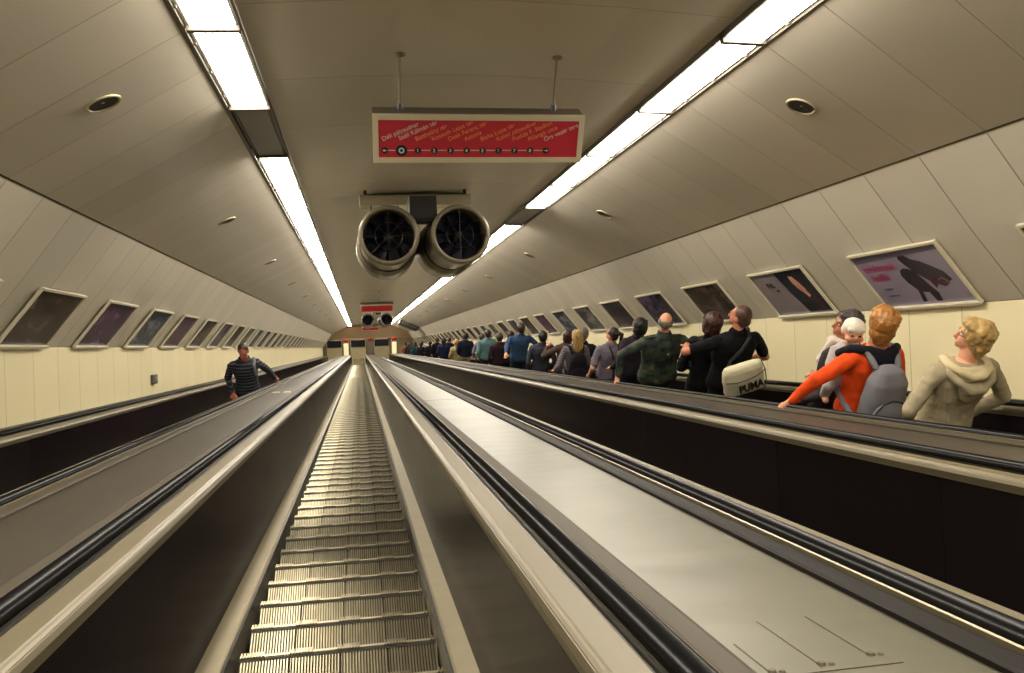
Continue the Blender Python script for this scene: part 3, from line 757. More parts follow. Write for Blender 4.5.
SK = {'fair': mat('skin_fair', 'd79a78', .5, noise=.06, nscale=12), 'tan': mat('skin_tan', 'b9785a', .5, noise=.06, nscale=12), 'red': mat('skin_ruddy', 'a8624a', .5, noise=.08, nscale=12)}
def hairm(name, c): return mat(name, c, .45, 0, noise=.35, nscale=30, bump=.5, bscale=60, stretch=(1, 1, .35))
HM = {'black': hairm('hair_black', '141114'), 'dark': hairm('hair_dark_brown', '2a1c18'), 'brown': hairm('hair_brown', '47301f'), 'auburn': hairm('hair_auburn', '3c1f18'),
      'blond': hairm('hair_blond', 'b3935a'), 'ginger': hairm('hair_copper_blond', 'a06c30'), 'grey': hairm('hair_grey', '6f665c'), 'buzz': hairm('hair_cropped', '4a3226'), 'greydark': hairm('hair_greying', '443b3d')}
def clothm(name, c, n=.12, sc=10, b=.3): return mat(name, c, .85, 0, noise=n, nscale=sc, bump=b, bscale=25, spec=.2)
def stripe_mat(name, c1, c2, freq):
    m = bpy.data.materials.new(name); m.use_nodes = True; nt = m.node_tree; b = nt.nodes['Principled BSDF']; b.inputs['Roughness'].default_value = .85
    tc = nt.nodes.new('ShaderNodeTexCoord'); wv = nt.nodes.new('ShaderNodeTexWave'); wv.bands_direction = 'Z'; wv.inputs['Scale'].default_value = freq; wv.inputs['Distortion'].default_value = .6
    cr = nt.nodes.new('ShaderNodeValToRGB'); cr.color_ramp.elements[0].position = .72; cr.color_ramp.elements[1].position = .82
    cr.color_ramp.elements[0].color = lin(c1); cr.color_ramp.elements[1].color = lin(c2)
    nt.links.new(tc.outputs['Object'], wv.inputs['Vector']); nt.links.new(wv.outputs['Fac'], cr.inputs[0]); nt.links.new(cr.outputs[0], b.inputs['Base Color']); return m
def camo_mat():
    m = bpy.data.materials.new('camouflage_cloth'); m.use_nodes = True; nt = m.node_tree; b = nt.nodes['Principled BSDF']; b.inputs['Roughness'].default_value = .85
    tc = nt.nodes.new('ShaderNodeTexCoord'); n = nt.nodes.new('ShaderNodeTexNoise'); n.inputs['Scale'].default_value = 7; n.inputs['Detail'].default_value = 2.5
    cr = nt.nodes.new('ShaderNodeValToRGB'); cr.color_ramp.interpolation = 'CONSTANT'; e = cr.color_ramp.elements
    e[0].position = 0; e[0].color = lin('15171a'); e[1].position = .44; e[1].color = lin('24382a')
    for p, c in ((.52, '32392a'), (.57, '4a4030'), (.62, '5d5a44')): x = e.new(p); x.color = lin(c)
    nt.links.new(tc.outputs['Object'], n.inputs['Vector']); nt.links.new(n.outputs['Fac'], cr.inputs[0]); nt.links.new(cr.outputs[0], b.inputs['Base Color']); return m
m_eye = mat('eye_white', 'd8d0c4', .3); m_iris = mat('iris_dark', '1c130f', .3); m_shoe = mat('dark_shoe', '1a1715', .5)

def tread(y):                     # world height of the step under a point (same for all lanes)
    k = math.ceil((y - T(0, NOSE0, NS).y)/RUN - 1e-6)
    return T(0, NOSE0+PITCH*k, NS).z

def person(top, X, label, H=1.74, yaw=0, head=0, nod=0, skin='fair', hair='short', hc='dark', cloth=None, sleeve='long', pants='2a2a30',
           La=None, Ra=None, near=True, broad=1.0, far=False, group=None, face=False, skirt=False, bust=False, at=None, Lp=None, Rp=None, lean=0, collar=True, longcoat=False):
    """top: measured point of the crown; X: distance across the tunnel"""
    if at is None:
        s, n = seen_at(top[0], top[1], X); w = T(X, s, n)
    else: w = T(X, *at)
    z0 = tread(w.y); tot = w.z-z0
    S = max(.9, min(1.08, H/1.75)) if H else max(.88, min(1.08, tot/1.75))
    t = thing('person', V(w.x, w.y, z0), label, 'person', group or 'passengers on the right escalator', rotz=yaw)
    vox = .022 if far else (.014 if not near else .0085)
    cro = tot-.93*S                                # crotch height: the legs take up the rest
    tot_ = tot-{'fluffy': .045, 'bob': .025, 'long': .025, 'short': .012, 'ponytail': .012, 'bun': .012}.get(hair, 0)*S
    B = Matrix.Translation((0, 0, tot_-1.75*S)) @ Matrix.Diagonal((S, S, S, 1))     # body frame, crown at 1.75
    HC = V(0, .01+lean, 1.635)
    Hm = B @ Matrix.Translation(V(0, lean, 1.56)) @ Matrix.Rotation(head, 4, 'Z') @ Matrix.Rotation(-nod, 4, 'X') @ Matrix.Translation(-V(0, 0, 1.56))
    sx = broad
    def shape(bm, g, arms, handsk, legs, headon, lo=.86):
        rows = [((0, 0, .86), .155*sx+g, .10+g), ((0, -.005, .93), .165*sx+g, .112+g), ((0, 0, 1.03), .148*sx+g, .104+g), ((0, .0, 1.12), .143*sx+g, .10+g), ((0, lean*.3, 1.22), .158*sx+g, .11+g),
                ((0, lean*.5-.005, 1.32), .172*sx+g, .115+g), ((0, lean*.7-.012, 1.395), .172*sx+g, .098+g), ((0, lean*.8-.012, 1.435), .135*sx+g, .075+g), ((0, lean*.9-.012, 1.465), .075+g, .058+g*.6)]
        loft(bm, [r for r in rows if r[0][2] >= lo], B)
        for sd in (-1, 1): ellip(bm, (sd*.165*sx, lean*.7-.01, 1.385), (.055+g, .055+g, .052+g), B)
    # arms
    def armpts(sd, tgt, pole):
        sh = V(sd*.185*sx, lean*.7-.01, 1.375)
        tgt = tgt or V(sd*.235, .04, .87)
        e, wpt = ik(sh, Vector(tgt), .295, .26, pole or V(sd*.5, -1, -.2))
        return sh, e, wpt
    arms = [(-1,)+armpts(-1, La, Lp), (1,)+armpts(1, Ra, Rp)]
    # body: one continuous surface
    bm = bmesh.new(); shape(bm, 0, 0, 0, 0, 0)
    capsule(bm, (0, lean*.9-.012, 1.42), (0, lean+.0, 1.56), .062, .055, B)
    for sd in (-1, 1):
        knee = V(sd*.095, .02, 0); hip = B @ V(sd*.088, 0, .90); ft = V(sd*.10, -.01, .07)
        kn = V(sd*.10, .015, (hip.z+.07)*.53)
        capsule(bm, hip, kn, .085*S, .056*S); capsule(bm, kn, ft, .054*S, .036*S); capsule(bm, ft+V(0, -.01, -.03), ft+V(0, .13, -.035), .034, .03, fx=1.1)
    for sd, a, e, wp in arms:
        capsule(bm, a, e, .047, .040, B); capsule(bm, e, wp, .040, .027, B)
        hd = (wp-e).normalized(); hb = bmesh.new()
        pal = V(0, 0, -1) if abs(hd.z) < .8 else V(-sd, 0, 0)
        if abs(hd.z) < .85 and (wp.z < 1.15): hd = (hd+V(0, 0, .25)).normalized()
        hand_bm(hb, V(0, 0, 0)+wp, hd, sd, 1.0, palm=pal)
        for v in hb.verts: v.co = B @ v.co
        mm = bpy.data.meshes.new('h'); hb.to_mesh(mm); hb.free(); bm.from_mesh(mm); bpy.data.meshes.remove(mm)
    ellip(bm, (0, -.012, 1.655), (.074, .093, .093), Hm); ellip(bm, (0, .03, 1.595), (.056, .062, .062), Hm)
    capsule(bm, (0, .076, 1.555), (0, .070, 1.57), .022, .03, Hm)
    capsule(bm, (0, .092, 1.645), (0, .108, 1.61), .009, .015, Hm, seg=8)
    capsule(bm, (-.03, .077, 1.668), (.03, .077, 1.668), .013, .013, Hm, seg=8)
    capsule(bm, (-.02, .088, 1.577), (.02, .088, 1.577), .008, .008, Hm, seg=8)
    for sd in (-1, 1): ellip(bm, (sd*.076, -.008, 1.63), (.010, .02, .032), Hm)
    grow('body', bm, SK[skin], t, vox, 1)
    if face:
        for sd in (-1, 1):
            bm = bmesh.new(); ellip(bm, (sd*.031, .074, 1.643), (.013, .010, .008), Hm); e_ = link('eye', me_from(bm, 'eye'), m_eye, t, True)
            bm = bmesh.new(); ellip(bm, (sd*.031, .0825, 1.643), (.006, .003, .006), Hm); link('iris', me_from(bm, 'iris'), m_iris, e_, True)
            bm = bmesh.new(); capsule(bm, (sd*.045, .084, 1.664), (sd*.018, .092, 1.666), .004, .005, Hm, seg=8); link('eyebrow', me_from(bm, 'brow'), HM[hc], t, True)
    # top garment
    cm = cloth if not isinstance(cloth, str) else clothm('cloth_'+cloth, cloth)
    bm = bmesh.new(); shape(bm, .016, 0, 0, 0, 0, lo=.86)
    if longcoat: loft(bm, [((0, 0, .60), .20, .14), ((0, 0, .9), .18, .13)], B)
    if sleeve != 'none':
        for sd, a, e, wp in arms:
            capsule(bm, a, e if sleeve == 'long' else a+(e-a)*.72, .062, .054 if sleeve == 'long' else .058, B)
            if sleeve == 'long': capsule(bm, e, e+(wp-e)*.93, .053, .037, B)
    if collar: capsule(bm, (-.03, lean*.9-.02, 1.475), (.03, lean*.9-.02, 1.475), .062, .062, B)
    if bust:
        for sd in (-1, 1): ellip(bm, (sd*.075, .10, 1.26), (.07, .06, .065), B)
    nm = {'long': 'jacket', 'short': 'tshirt', 'none': 'vest'}[sleeve]
    grow(nm, bm, cm, t, vox*1.3, 2, .022 if not far else 0, .085)
    # trousers
    bm = bmesh.new(); loft(bm, [((0, 0, .82), .14, .10), ((0, -.005, .90), .158*sx, .108), ((0, 0, .96), .145*sx, .10)], B)
    for sd in (-1, 1):
        hip = B @ V(sd*.088, 0, .90); ft = V(sd*.10, -.01, .10); kn = V(sd*.10, .015, (hip.z+.07)*.53)
        capsule(bm, hip, kn, .097*S, .070*S); capsule(bm, kn, ft, .068*S, .058*S)
    grow('trousers', bm, clothm('trousers_'+pants, pants), t, .02, 2)
    for sd in (-1, 1):
        bm = bmesh.new(); box_bm(bm, (sd*.10, .04, .045), (.095, .27, .085)); bevel_all(bm, .03, 3)
        link('shoe', me_from(bm, 'shoe'), m_shoe, t, True)
    # hair
    if hair:
        bm = bmesh.new(); vol = 1.0
        if hair in ('short', 'buzz', 'bald'):
            k = {'short': .019, 'buzz': .005, 'bald': .005}[hair]
            if hair == 'bald':
                for sd in (-1, 1): ellip(bm, (sd*.048, -.035, 1.645), (.034+k, .062, .048), Hm)
                ellip(bm, (0, -.068, 1.64), (.062, .045+k, .058), Hm)
            else:
                ellip(bm, (0, -.028, 1.668), (.076+k, .086+k, .088+k), Hm)
                ellip(bm, (0, -.055, 1.61), (.066+k*.6, .056+k, .062), Hm)
                if hair == 'short': ellip(bm, (0, .03, 1.725), (.058, .05, .03), Hm)
        elif hair == 'fluffy':
            ellip(bm, (0, -.028, 1.672), (.098, .108, .105), Hm); ellip(bm, (0, -.05, 1.60), (.086, .075, .085), Hm)
            ellip(bm, (0, .03, 1.73), (.07, .06, .04), Hm); ellip(bm, (0, -.06, 1.545), (.06, .04, .05), Hm)
            for i in range(9):
                a = i*2.4; ellip(bm, (.07*math.cos(a), -.03+.075*math.sin(a), 1.70+.02*math.sin(i*1.7)), (.035, .035, .035), Hm)
        elif hair == 'bob':
            ellip(bm, (0, -.03, 1.672), (.098, .105, .10), Hm)
            loft(bm, [((0, -.04, 1.52), .075, .05), ((0, -.045, 1.55), .092, .07), ((0, -.045, 1.61), .101, .082), ((0, -.035, 1.68), .095, .09)], Hm)
            for i in range(14):
                a = i*2.4; ellip(bm, (.085*math.cos(a), -.04+.075*math.sin(a), 1.55+.012*i), (.022, .022, .034), Hm)
        elif hair == 'long':
            ellip(bm, (0, -.028, 1.672), (.092, .104, .098), Hm)
            loft(bm, [((0, -.115, 1.38), .05, .025), ((0, -.11, 1.42), .08, .04), ((0, -.09, 1.48), .095, .05), ((0, -.055, 1.60), .096, .075), ((0, -.03, 1.68), .09, .085)], Hm)
        elif hair == 'ponytail':
            ellip(bm, (0, -.028, 1.668), (.083, .096, .092), Hm); ellip(bm, (0, -.055, 1.61), (.066, .054, .06), Hm)
            ellip(bm, (0, -.12, 1.71), (.03, .03, .03), Hm)
            for a, b_, r0, r1 in (((0, -.125, 1.71), (.01, -.165, 1.70), .026, .03), ((.01, -.165, 1.70), (.01, -.165, 1.60), .032, .028), ((.01, -.165, 1.60), (0, -.14, 1.45), .028, .012)):
                capsule(bm, a, b_, r0, r1, Hm)
        elif hair == 'bun':
            ellip(bm, (0, -.028, 1.668), (.083, .096, .092), Hm); ellip(bm, (0, -.055, 1.61), (.066, .054, .06), Hm); ellip(bm, (0, -.125, 1.69), (.042, .036, .042), Hm)
        grow('hair', bm, HM[hc], t, max(.008, vox), 1, .020 if hair not in ('buzz', 'bald') else .003, .022)
    t['_S'] = S
    PB[t.name] = (B, Hm, arms, tot)
    return t
PB = {}
def child(t, name, bm, m, vox=None, disp=0, smooth=False):
    if vox: return grow(name, bm, m, t, vox, 2, disp, .07)
    return link(name, me_from(bm, name), m, t, smooth)
HR = 3.533                        # left handrail of the right escalator
def at_hr(t, B, px, py, X=HR, n=-.585):
    """local body-frame point of the handrail seen at a measured image point"""
    x, s, nn = ray(px, py); s = s*X/x
    wv = T(X, s, n); 
    return wv
def bodyframe_point(top, X, yaw, wv, H, at=None):
    if at is None: s, n = seen_at(top[0], top[1], X)
    else: s, n = at
    w = T(X, s, n); z0 = tread(w.y); tot = w.z-z0; S = max(.9, min(1.08, H/1.75))
    loc = Matrix.Rotation(-yaw, 4, 'Z') @ (wv-V(w.x, w.y, z0))
    return V(loc.x/S, loc.y/S, (loc.z-(tot-1.75*S))/S)
def hr_arm(top, X, yaw, px, py, H):
    x, s, nn = ray(px, py); s = s*HR/x
    w = T(HR, s, -.545)
    return bodyframe_point(top, X, yaw, w, H)

# 1 the traveller at the right photo edge: only the hand reaches into the picture
p = person(None, 4.30, 'person mostly outside the photo, pinkish hand on the handrail at the right edge', at=(3.0, -.05), H=1.68, hair='bob', hc='brown', cloth='3a3440', near=True,
           La=bodyframe_point(None, 4.30, 0, T(HR, 3.78, -.545), 1.68, at=(3.0, -.05)), Lp=V(-1, 0, -.5))
# 2 woman with short blond hair, beige hooded jacket
top = (981, 316); X = 4.42; yaw = math.radians(6)
p = person(top, X, 'person with short blond hair and glasses in a beige hooded jacket, seen from behind', H=1.60, yaw=yaw, head=math.radians(42), hair='fluffy', hc='blond', face=True,
           cloth=clothm('beige_jacket', 'a3977c', .14, 9, .5), broad=1.25, La=V(-.25, .06, .94), Lp=V(-1, -.6, 0), Ra=V(.29, .06, .94), Rp=V(1, -.5, 0), pants='3a3634', collar=False)
B, Hm, arms, tot = PB[p.name]
bm = bmesh.new()                                     # cream lining around the neck, hood hanging down the back
pts = [(-.13, .06, 1.455), (-.155, -.03, 1.45), (-.12, -.10, 1.435), (-.04, -.14, 1.405), (.04, -.14, 1.405), (.12, -.10, 1.435), (.155, -.03, 1.45), (.13, .06, 1.455)]
for a, b in zip(pts, pts[1:]): capsule(bm, a, b, .026, .026, B, fx=1.3)
loft(bm, [((0, -.125, 1.33), .06, .012), ((0, -.122, 1.37), .115, .018), ((0, -.105, 1.42), .14, .03), ((0, -.08, 1.455), .12, .03)], B)
child(p, 'hood_lining', bm, clothm('cream_lining', 'cdbf98', .06, 12), .011, .006)
bm = bmesh.new()
pts = [(-.155, .03, 1.42), (-.175, -.06, 1.41), (-.13, -.135, 1.37), (-.05, -.165, 1.31), (.05, -.165, 1.31), (.13, -.135, 1.37), (.175, -.06, 1.41), (.155, .03, 1.42)]
for a, b in zip(pts, pts[1:]): capsule(bm, a, b, .030, .030, B, fx=1.2)
loft(bm, [((0, -.14, 1.19), .03, .01), ((0, -.145, 1.24), .10, .02), ((0, -.15, 1.30), .13, .025), ((0, -.145, 1.36), .13, .02)], B)
child(p, 'hood', bm, clothm('beige_jacket', 'a3977c'), .011, .008)
bm = bmesh.new()
for sd in (-1, 1):
    lathe_bm(bm, [(.020, 0), (.0235, 0), (.0235, .002), (.020, .002), (.020, 0)], Hm @ Matrix.Translation((sd*.031, .096, 1.643)), 16)
    capsule(bm, (sd*.052, .094, 1.647), (sd*.078, .0, 1.645), .0022, .0022, Hm, seg=6)
child(p, 'glasses', bm, mat('glasses_frame', '5a4a3a', .3, .6))

# 3 woman in orange with the grey backpack
top = (888, 304); X = 4.16; yaw = math.radians(4)
La = hr_arm(top, X, yaw, 792, 398, 1.70)
p = person(top, X, 'person in an orange sweater with copper-blond hair, left arm stretched along the handrail', H=1.70, yaw=yaw, head=math.radians(-22), hair='fluffy', hc='ginger',
           cloth=clothm('orange_knit', 'dd4a17', .10, 10, .3), La=La, Lp=V(-.5, -.4, .35), Ra=V(.20, .24, 1.10), pants='22222c', collar=False)
B, Hm, arms, tot = PB[p.name]
bm = bmesh.new()                                     # dark carrier cloth over the shoulders
for a, b in (((-.20, .0, 1.455), (-.09, -.075, 1.475)), ((-.09, -.075, 1.475), (.0, -.11, 1.45)), ((.0, -.11, 1.45), (.09, -.085, 1.47)), ((.09, -.085, 1.47), (.16, -.02, 1.45)), ((-.20, .0, 1.455), (-.20, .10, 1.36))):
    capsule(bm, a, b, .034, .034, B)
loft(bm, [((.03, -.125, 1.35), .05, .02), ((.02, -.12, 1.40), .09, .03), ((.0, -.09, 1.46), .13, .04)], B)
child(p, 'dark_shawl', bm, clothm('black_shawl', '15161f', .15), .011, .006)
W3 = wm(p)
def backpack(owner, label, S=1.0, body='77777c', pocket='85858c'):
    B = PB[owner.name][0]; Mo = wm(owner) @ B
    t = thing('backpack', Mo @ V(0, -.22, 1.0), label, 'backpack')
    def add(nm, bm, m, vox=None, disp=0):
        o = grow(nm, bm, m, None, vox, 2, disp, .08) if vox else link(nm, me_from(bm, nm), m, None, True)
        return put(o, Mo.copy(), t)
    bm = bmesh.new(); loft(bm, [((0, -.215, .92), .13, .06), ((0, -.225, .95), .155, .085), ((0, -.225, 1.15), .16, .088), ((0, -.215, 1.30), .145, .078), ((0, -.20, 1.385), .10, .055), ((0, -.19, 1.41), .05, .03)], seg=24, e=3)
    add('pack_body', bm, clothm('pack_'+body, body, .08, 8), .012, .008)
    bm = bmesh.new(); loft(bm, [((0, -.30, .93), .12, .03), ((0, -.312, .96), .135, .035), ((0, -.312, 1.08), .13, .033), ((0, -.305, 1.15), .10, .028), ((0, -.295, 1.185), .045, .02)], seg=24, e=3)
    add('front_pocket', bm, clothm('pocket_'+pocket, pocket, .06, 8), .011, .004)
    bm = bmesh.new(); arc = [(-.137, -.322, .94), (-.137, -.335, 1.06), (-.118, -.333, 1.13), (-.07, -.328, 1.185), (0, -.322, 1.20), (.07, -.328, 1.185), (.118, -.333, 1.13), (.137, -.335, 1.06), (.137, -.322, .94)]
    for a, b in zip(arc, arc[1:]): capsule(bm, a, b, .006, .006, seg=8)
    add('zip_piping', bm, mat('pack_piping', '14151c', .6))
    for sd in (-1, 1):
        bm = bmesh.new(); sp = [(sd*.09, -.17, 1.39), (sd*.12, -.06, 1.475), (sd*.13, .08, 1.43), (sd*.14, .155, 1.30), (sd*.16, .10, 1.08), (sd*.15, -.15, .97)]
        for a, b in zip(sp, sp[1:]): capsule(bm, a, b, .022, .022, seg=8, fx=1.2)
        add('shoulder_strap', bm, clothm('pack_'+body, body), .010)
    return t
backpack(p, 'grey backpack with a dark arched zip line, worn by the person in orange')
bm = bmesh.new()

# 4 baby in a white hat held in front of the orange sweater
t3 = p
hs, hn = seen_at(861, 320, 4.06)
cw = T(4.02, hs, hn)
t = thing('person', cw+V(0, 0, -.62), 'baby in a white hat looking back over the orange shoulder', 'baby', None, rotz=PI+math.radians(-12))
q = Matrix.Translation((0, 0, .62-.185))
bm = bmesh.new()
ellip(bm, (0, 0, .10), (.066, .074, .075), q); ellip(bm, (0, .022, .065), (.056, .052, .045), q); ellip(bm, (0, .075, .078), (.010, .012, .009), q)
for sd in (-1, 1): ellip(bm, (sd*.04, .045, .062), (.025, .025, .022), q); ellip(bm, (sd*.066, -.005, .08), (.008, .014, .018), q)
capsule(bm, (0, 0, .05), (0, 0, -.02), .035, .04, q)
loft(bm, [((0, 0, -.29), .075, .07), ((0, 0, -.22), .09, .08), ((0, 0, -.12), .095, .075), ((0, 0, -.04), .08, .06), ((0, 0, -.01), .04, .04)], q)
for sd in (-1, 1):
    capsule(bm, (sd*.09, 0, -.06), (sd*.13, .07, -.14), .028, .024, q); capsule(bm, (sd*.13, .07, -.14), (sd*.08, .14, -.13), .023, .018, q)
    for j in range(4): capsule(bm, (sd*.08, .15, -.145+j*.011), (sd*.065, .168, -.145+j*.011), .0055, .005, q, seg=6)
    capsule(bm, (sd*.08, .145, -.118), (sd*.085, .165, -.108), .006, .005, q, seg=6)
    capsule(bm, (sd*.05, .02, -.28), (sd*.10, .08, -.31), .045, .036, q); capsule(bm, (sd*.10, .08, -.31), (sd*.10, .05, -.40), .034, .026, q); capsule(bm, (sd*.10, .05, -.41), (sd*.10, .10, -.42), .024, .022, q)
grow('body', bm, SK['fair'], t, .0065, 1)
for sd in (-1, 1):
    bm = bmesh.new(); ellip(bm, (sd*.026, .0665, .095), (.010, .008, .0075), q); e_ = link('eye', me_from(bm, 'eye'), m_iris, t, True)
bm = bmesh.new(); ellip(bm, (0, -.008, .128), (.076, .082, .062), q); ellip(bm, (0, -.035, .09), (.074, .052, .06), q)
capsule(bm, (-.05, .055, .132), (.05, .055, .132), .014, .014, q)
grow('hat', bm, clothm('white_hat', 'cfc9bb', .05, 20), t, .008, 1, .003, .02)
bm = bmesh.new(); loft(bm, [((0, 0, -.31), .085, .08), ((0, 0, -.22), .10, .09), ((0, 0, -.12), .108, .09), ((0, 0, -.04), .095, .075), ((0, 0, -.005), .055, .05)], q)
for sd in (-1, 1):
    capsule(bm, (sd*.09, 0, -.06), (sd*.13, .07, -.14), .038, .034, q); capsule(bm, (sd*.13, .07, -.14), (sd*.09, .13, -.132), .033, .026, q)
    capsule(bm, (sd*.05, .02, -.28), (sd*.10, .08, -.31), .055, .046, q); capsule(bm, (sd*.10, .08, -.31), (sd*.10, .05, -.40), .044, .036, q)
grow('romper', bm, clothm('pale_romper', 'a39d9a', .1, 12), t, .010, 2, .004, .04)

# 5 woman in profile
top = (851, 311); X = 4.42; yaw = math.radians(28)
p = person(top, X, 'person in a brown jacket and white scarf, face in profile, behind the baby', H=1.66, yaw=yaw, head=math.radians(45), hair='short', hc='greydark', face=True, cloth='33292b',
           La=V(-.24, .08, .95), Ra=V(.2, .2, .98), pants='2a2528', skin='tan')
B, Hm, arms, tot = PB[p.name]
bm = bmesh.new()
for a, b in (((-.08, .03, 1.50), (-.07, -.06, 1.50)), ((-.07, -.06, 1.50), (.05, -.08, 1.49)), ((-.08, .03, 1.50), (-.03, .09, 1.46)), ((-.03, .09, 1.46), (.06, .07, 1.48)), ((-.08, .05, 1.48), (-.12, .09, 1.30)), ((-.1, -.05, 1.47), (-.15, -.08, 1.36))):
    capsule(bm, a, b, .034, .034, B)
child(p, 'scarf', bm, clothm('white_scarf', 'cdbfb2', .12, 18, .6), .011, .008)

# 6 man in black T-shirt with the white bag
top = (742, 306); X = 4.36; yaw = math.radians(6)
p6 = person(top, X, 'man in a black T-shirt with cropped hair, a white sports bag on his back', H=1.80, yaw=yaw, head=math.radians(30), hair='buzz', hc='buzz', skin='tan', cloth=clothm('black_cotton', '0b0b0e', .15),
           sleeve='short', La=V(-.38, .22, 1.22), Lp=V(-1, -.6, .1), Ra=V(.24, .20, 1.04), Rp=V(1, -.6, -.2), pants='1d1d24', broad=1.24)
# 7 companion with auburn hair
top = (717, 311); X = 4.22; yaw = math.radians(-25)
p7 = person(top, X, 'person with auburn hair in black, held by the man in the black T-shirt', H=1.74, yaw=yaw, head=math.radians(-30), hair='bob', hc='auburn', skin='red', cloth=clothm('black_cotton', '0b0b0e'),
           La=V(-.16, .16, 1.02), Ra=V(.2, .25, 1.15), pants='1d1d24')
# white bag with black lettering
B = PB[p6.name][0]; s_, n_ = seen_at(743, 378, 4.22); c_ = T(4.22, s_, n_)
t = thing('sports_bag', c_, 'white sports bag with bold black lettering on the back of the black T-shirt', 'bag')
Mb = Matrix.Translation(c_) @ Matrix.Rotation(math.radians(3), 4, 'Z') @ Matrix.Rotation(math.radians(-15), 4, 'Y') @ Matrix.Scale(1.1, 4)
bm = bmesh.new()
loft(bm, [((0, 0, -.135), .150, .045), ((0, 0, -.12), .178, .062), ((0, 0, .0), .182, .070), ((0, 0, .10), .176, .060), ((.004, 0, .135), .165, .040), ((.004, 0, .148), .155, .02)], seg=28, e=3.6)
put(grow('bag_body', bm, mat('white_vinyl', 'c9c3a4', .4, noise=.04, nscale=6, bump=.3, bscale=7), None, .007, 2, .012, .09), Mb.copy(), t)
for nm, pts in (('piping', [(-.180, -.068, .045), (-.09, -.079, .028), (0, -.082, .030), (.09, -.079, .045), (.178, -.066, .075)]), ('side_piping', [(.166, -.02, .14), (.178, -.055, .08), (.183, -.06, -.02), (.172, -.055, -.12)])):
    bm = bmesh.new()
    for a, b in zip(pts, pts[1:]): capsule(bm, a, b, .0042, .0042, seg=6)
    put(link(nm, me_from(bm, nm), mat('bag_piping', '3c3836', .5)), Mb.copy(), t)
me = text_me('PUMA', .105, True, ext=.003)
me.transform(Matrix.Diagonal((.80, 1, 1, 1)))
put(link('lettering', me, mat('bag_black', '121114', .5)), Mb @ Matrix.Translation((-.075, -.0835, -.088)) @ Matrix.Rotation(math.radians(-4), 4, 'Y') @ Matrix.Rotation(PI/2, 4, 'X'), t)
bm = bmesh.new(); Mi = Mb.inverted() @ wm(p6) @ B
sp = [V(-.145, -.01, .125)] + [Mi @ V(*v) for v in ((-.10, -.145, 1.24), (.0, -.145, 1.36), (.08, -.11, 1.455), (.13, .02, 1.485), (.08, .13, 1.38), (.0, .155, 1.2), (.14, .13, 1.08), (.225, .0, 1.04), (.20, -.12, 1.04))] + [V(.150, .0, .13)]
for a, b in zip(sp, sp[1:]): capsule(bm, a, b, .014, .014, seg=6, fx=1.2)
put(link('strap', me_from(bm, 'strap'), mat('bag_strap', '16151a', .6)), Mb.copy(), t)

# 8 balding man in camouflage
top = (667, 313); X = 4.22; yaw = math.radians(2)
La = hr_arm(top, X, yaw, 618, 381, 1.80)
p8 = person(top, X, 'balding man in a dark green camouflage jacket, left hand on the handrail', H=1.80, yaw=yaw, head=math.radians(-25), hair='bald', hc='grey', cloth=camo_mat(), broad=1.40, La=La, Lp=V(-1, -.3, .2), Ra=V(.34, .1, 1.0), pants='23281f')
B = PB[p8.name][0]
bm = bmesh.new(); loft(bm, [((0, -.03, 1.435), .115, .075), ((0, -.02, 1.50), .082, .075), ((0, -.01, 1.525), .075, .07)], B); child(p8, 'collar', bm, MC.get('camo') or bpy.data.materials['camouflage_cloth'], .011)
for sd in (-1, 1):
    bm = bmesh.new(); box_bm(bm, (sd*.155, -.02, 1.462), (.12, .05, .012)); bevel_all(bm, .004, 1)
    for v in bm.verts: v.co = B @ Matrix.Translation((0, 0, 0)) @ v.co
    child(p8, 'epaulette', bm, bpy.data.materials['camouflage_cloth'])
bm = bmesh.new(); box_bm(bm, (.03, -.128, 1.28), (.035, .008, .03))
for v in bm.verts: v.co = B @ v.co
child(p8, 'badge', bm, mat('badge_grey', '8a8690', .5))
# 9 black-haired
top = (640, 317); X = 4.40
p = person(top, X, 'person with black bobbed hair and a dark purple jacket, left of the man in camouflage', H=1.68, yaw=.1, head=math.radians(20), hair='bob', hc='black', cloth='2b2430', pants='1d1d24', La=V(-.3, .05, .95))
# 10 ponytail
top = (613, 327); X = 4.25
p = person(top, X, 'person with a dark ponytail in a light grey top with a dark strap', H=1.66, yaw=.05, head=math.radians(35), hair='ponytail', hc='dark', cloth=clothm('grey_top', '77707c', .1), sleeve='short', Ra=V(.25, .15, 1.0), La=V(-.27, .06, .9), pants='2a2430')
B = PB[p.name][0]; bm = bmesh.new()
for a, b in (((-.05, -.10, 1.465), (.0, -.135, 1.36)), ((.0, -.135, 1.36), (.04, -.14, 1.18)), ((.04, -.14, 1.18), (.05, -.14, .95))): capsule(bm, a, b, .014, .014, B, seg=8)
child(p, 'strap', bm, mat('purple_strap', '241526', .7))
# 11 blond long hair, striped top, dark vest pack
top = (577, 329); X = 4.10
p = person(top, X, 'person with long blond hair in a greyish striped top and a dark pack', H=1.66, yaw=.05, head=.3, hair='long', hc='blond', cloth=stripe_mat('striped_top', '5a5660', '8a8078', 9), La=V(-.30, .05, .95), Ra=V(.2, .2, 1.0), pants='22202a')
backpack(p, 'dark maroon backpack worn by the person with long blond hair', body='241c26', pocket='2c222c')
top = (584, 328); X = 4.58
person(top, X, 'man in a navy T-shirt with fair hair, beside the person with long blond hair', H=1.80, yaw=-.1, head=-.3, hair='short', hc='grey', cloth=clothm('navy_cotton', '1c2336', .1), sleeve='short', Ra=V(.26, .08, .95), pants='22242c', broad=1.08)
top = (568, 329); X = 4.55
person(top, X, 'person with dark brown hair just in front of the long-haired blond one', H=1.74, yaw=.1, hair='bob', hc='auburn', cloth='4a3a34', near=False, pants='22242c', La=V(-.28, .25, 1.28))
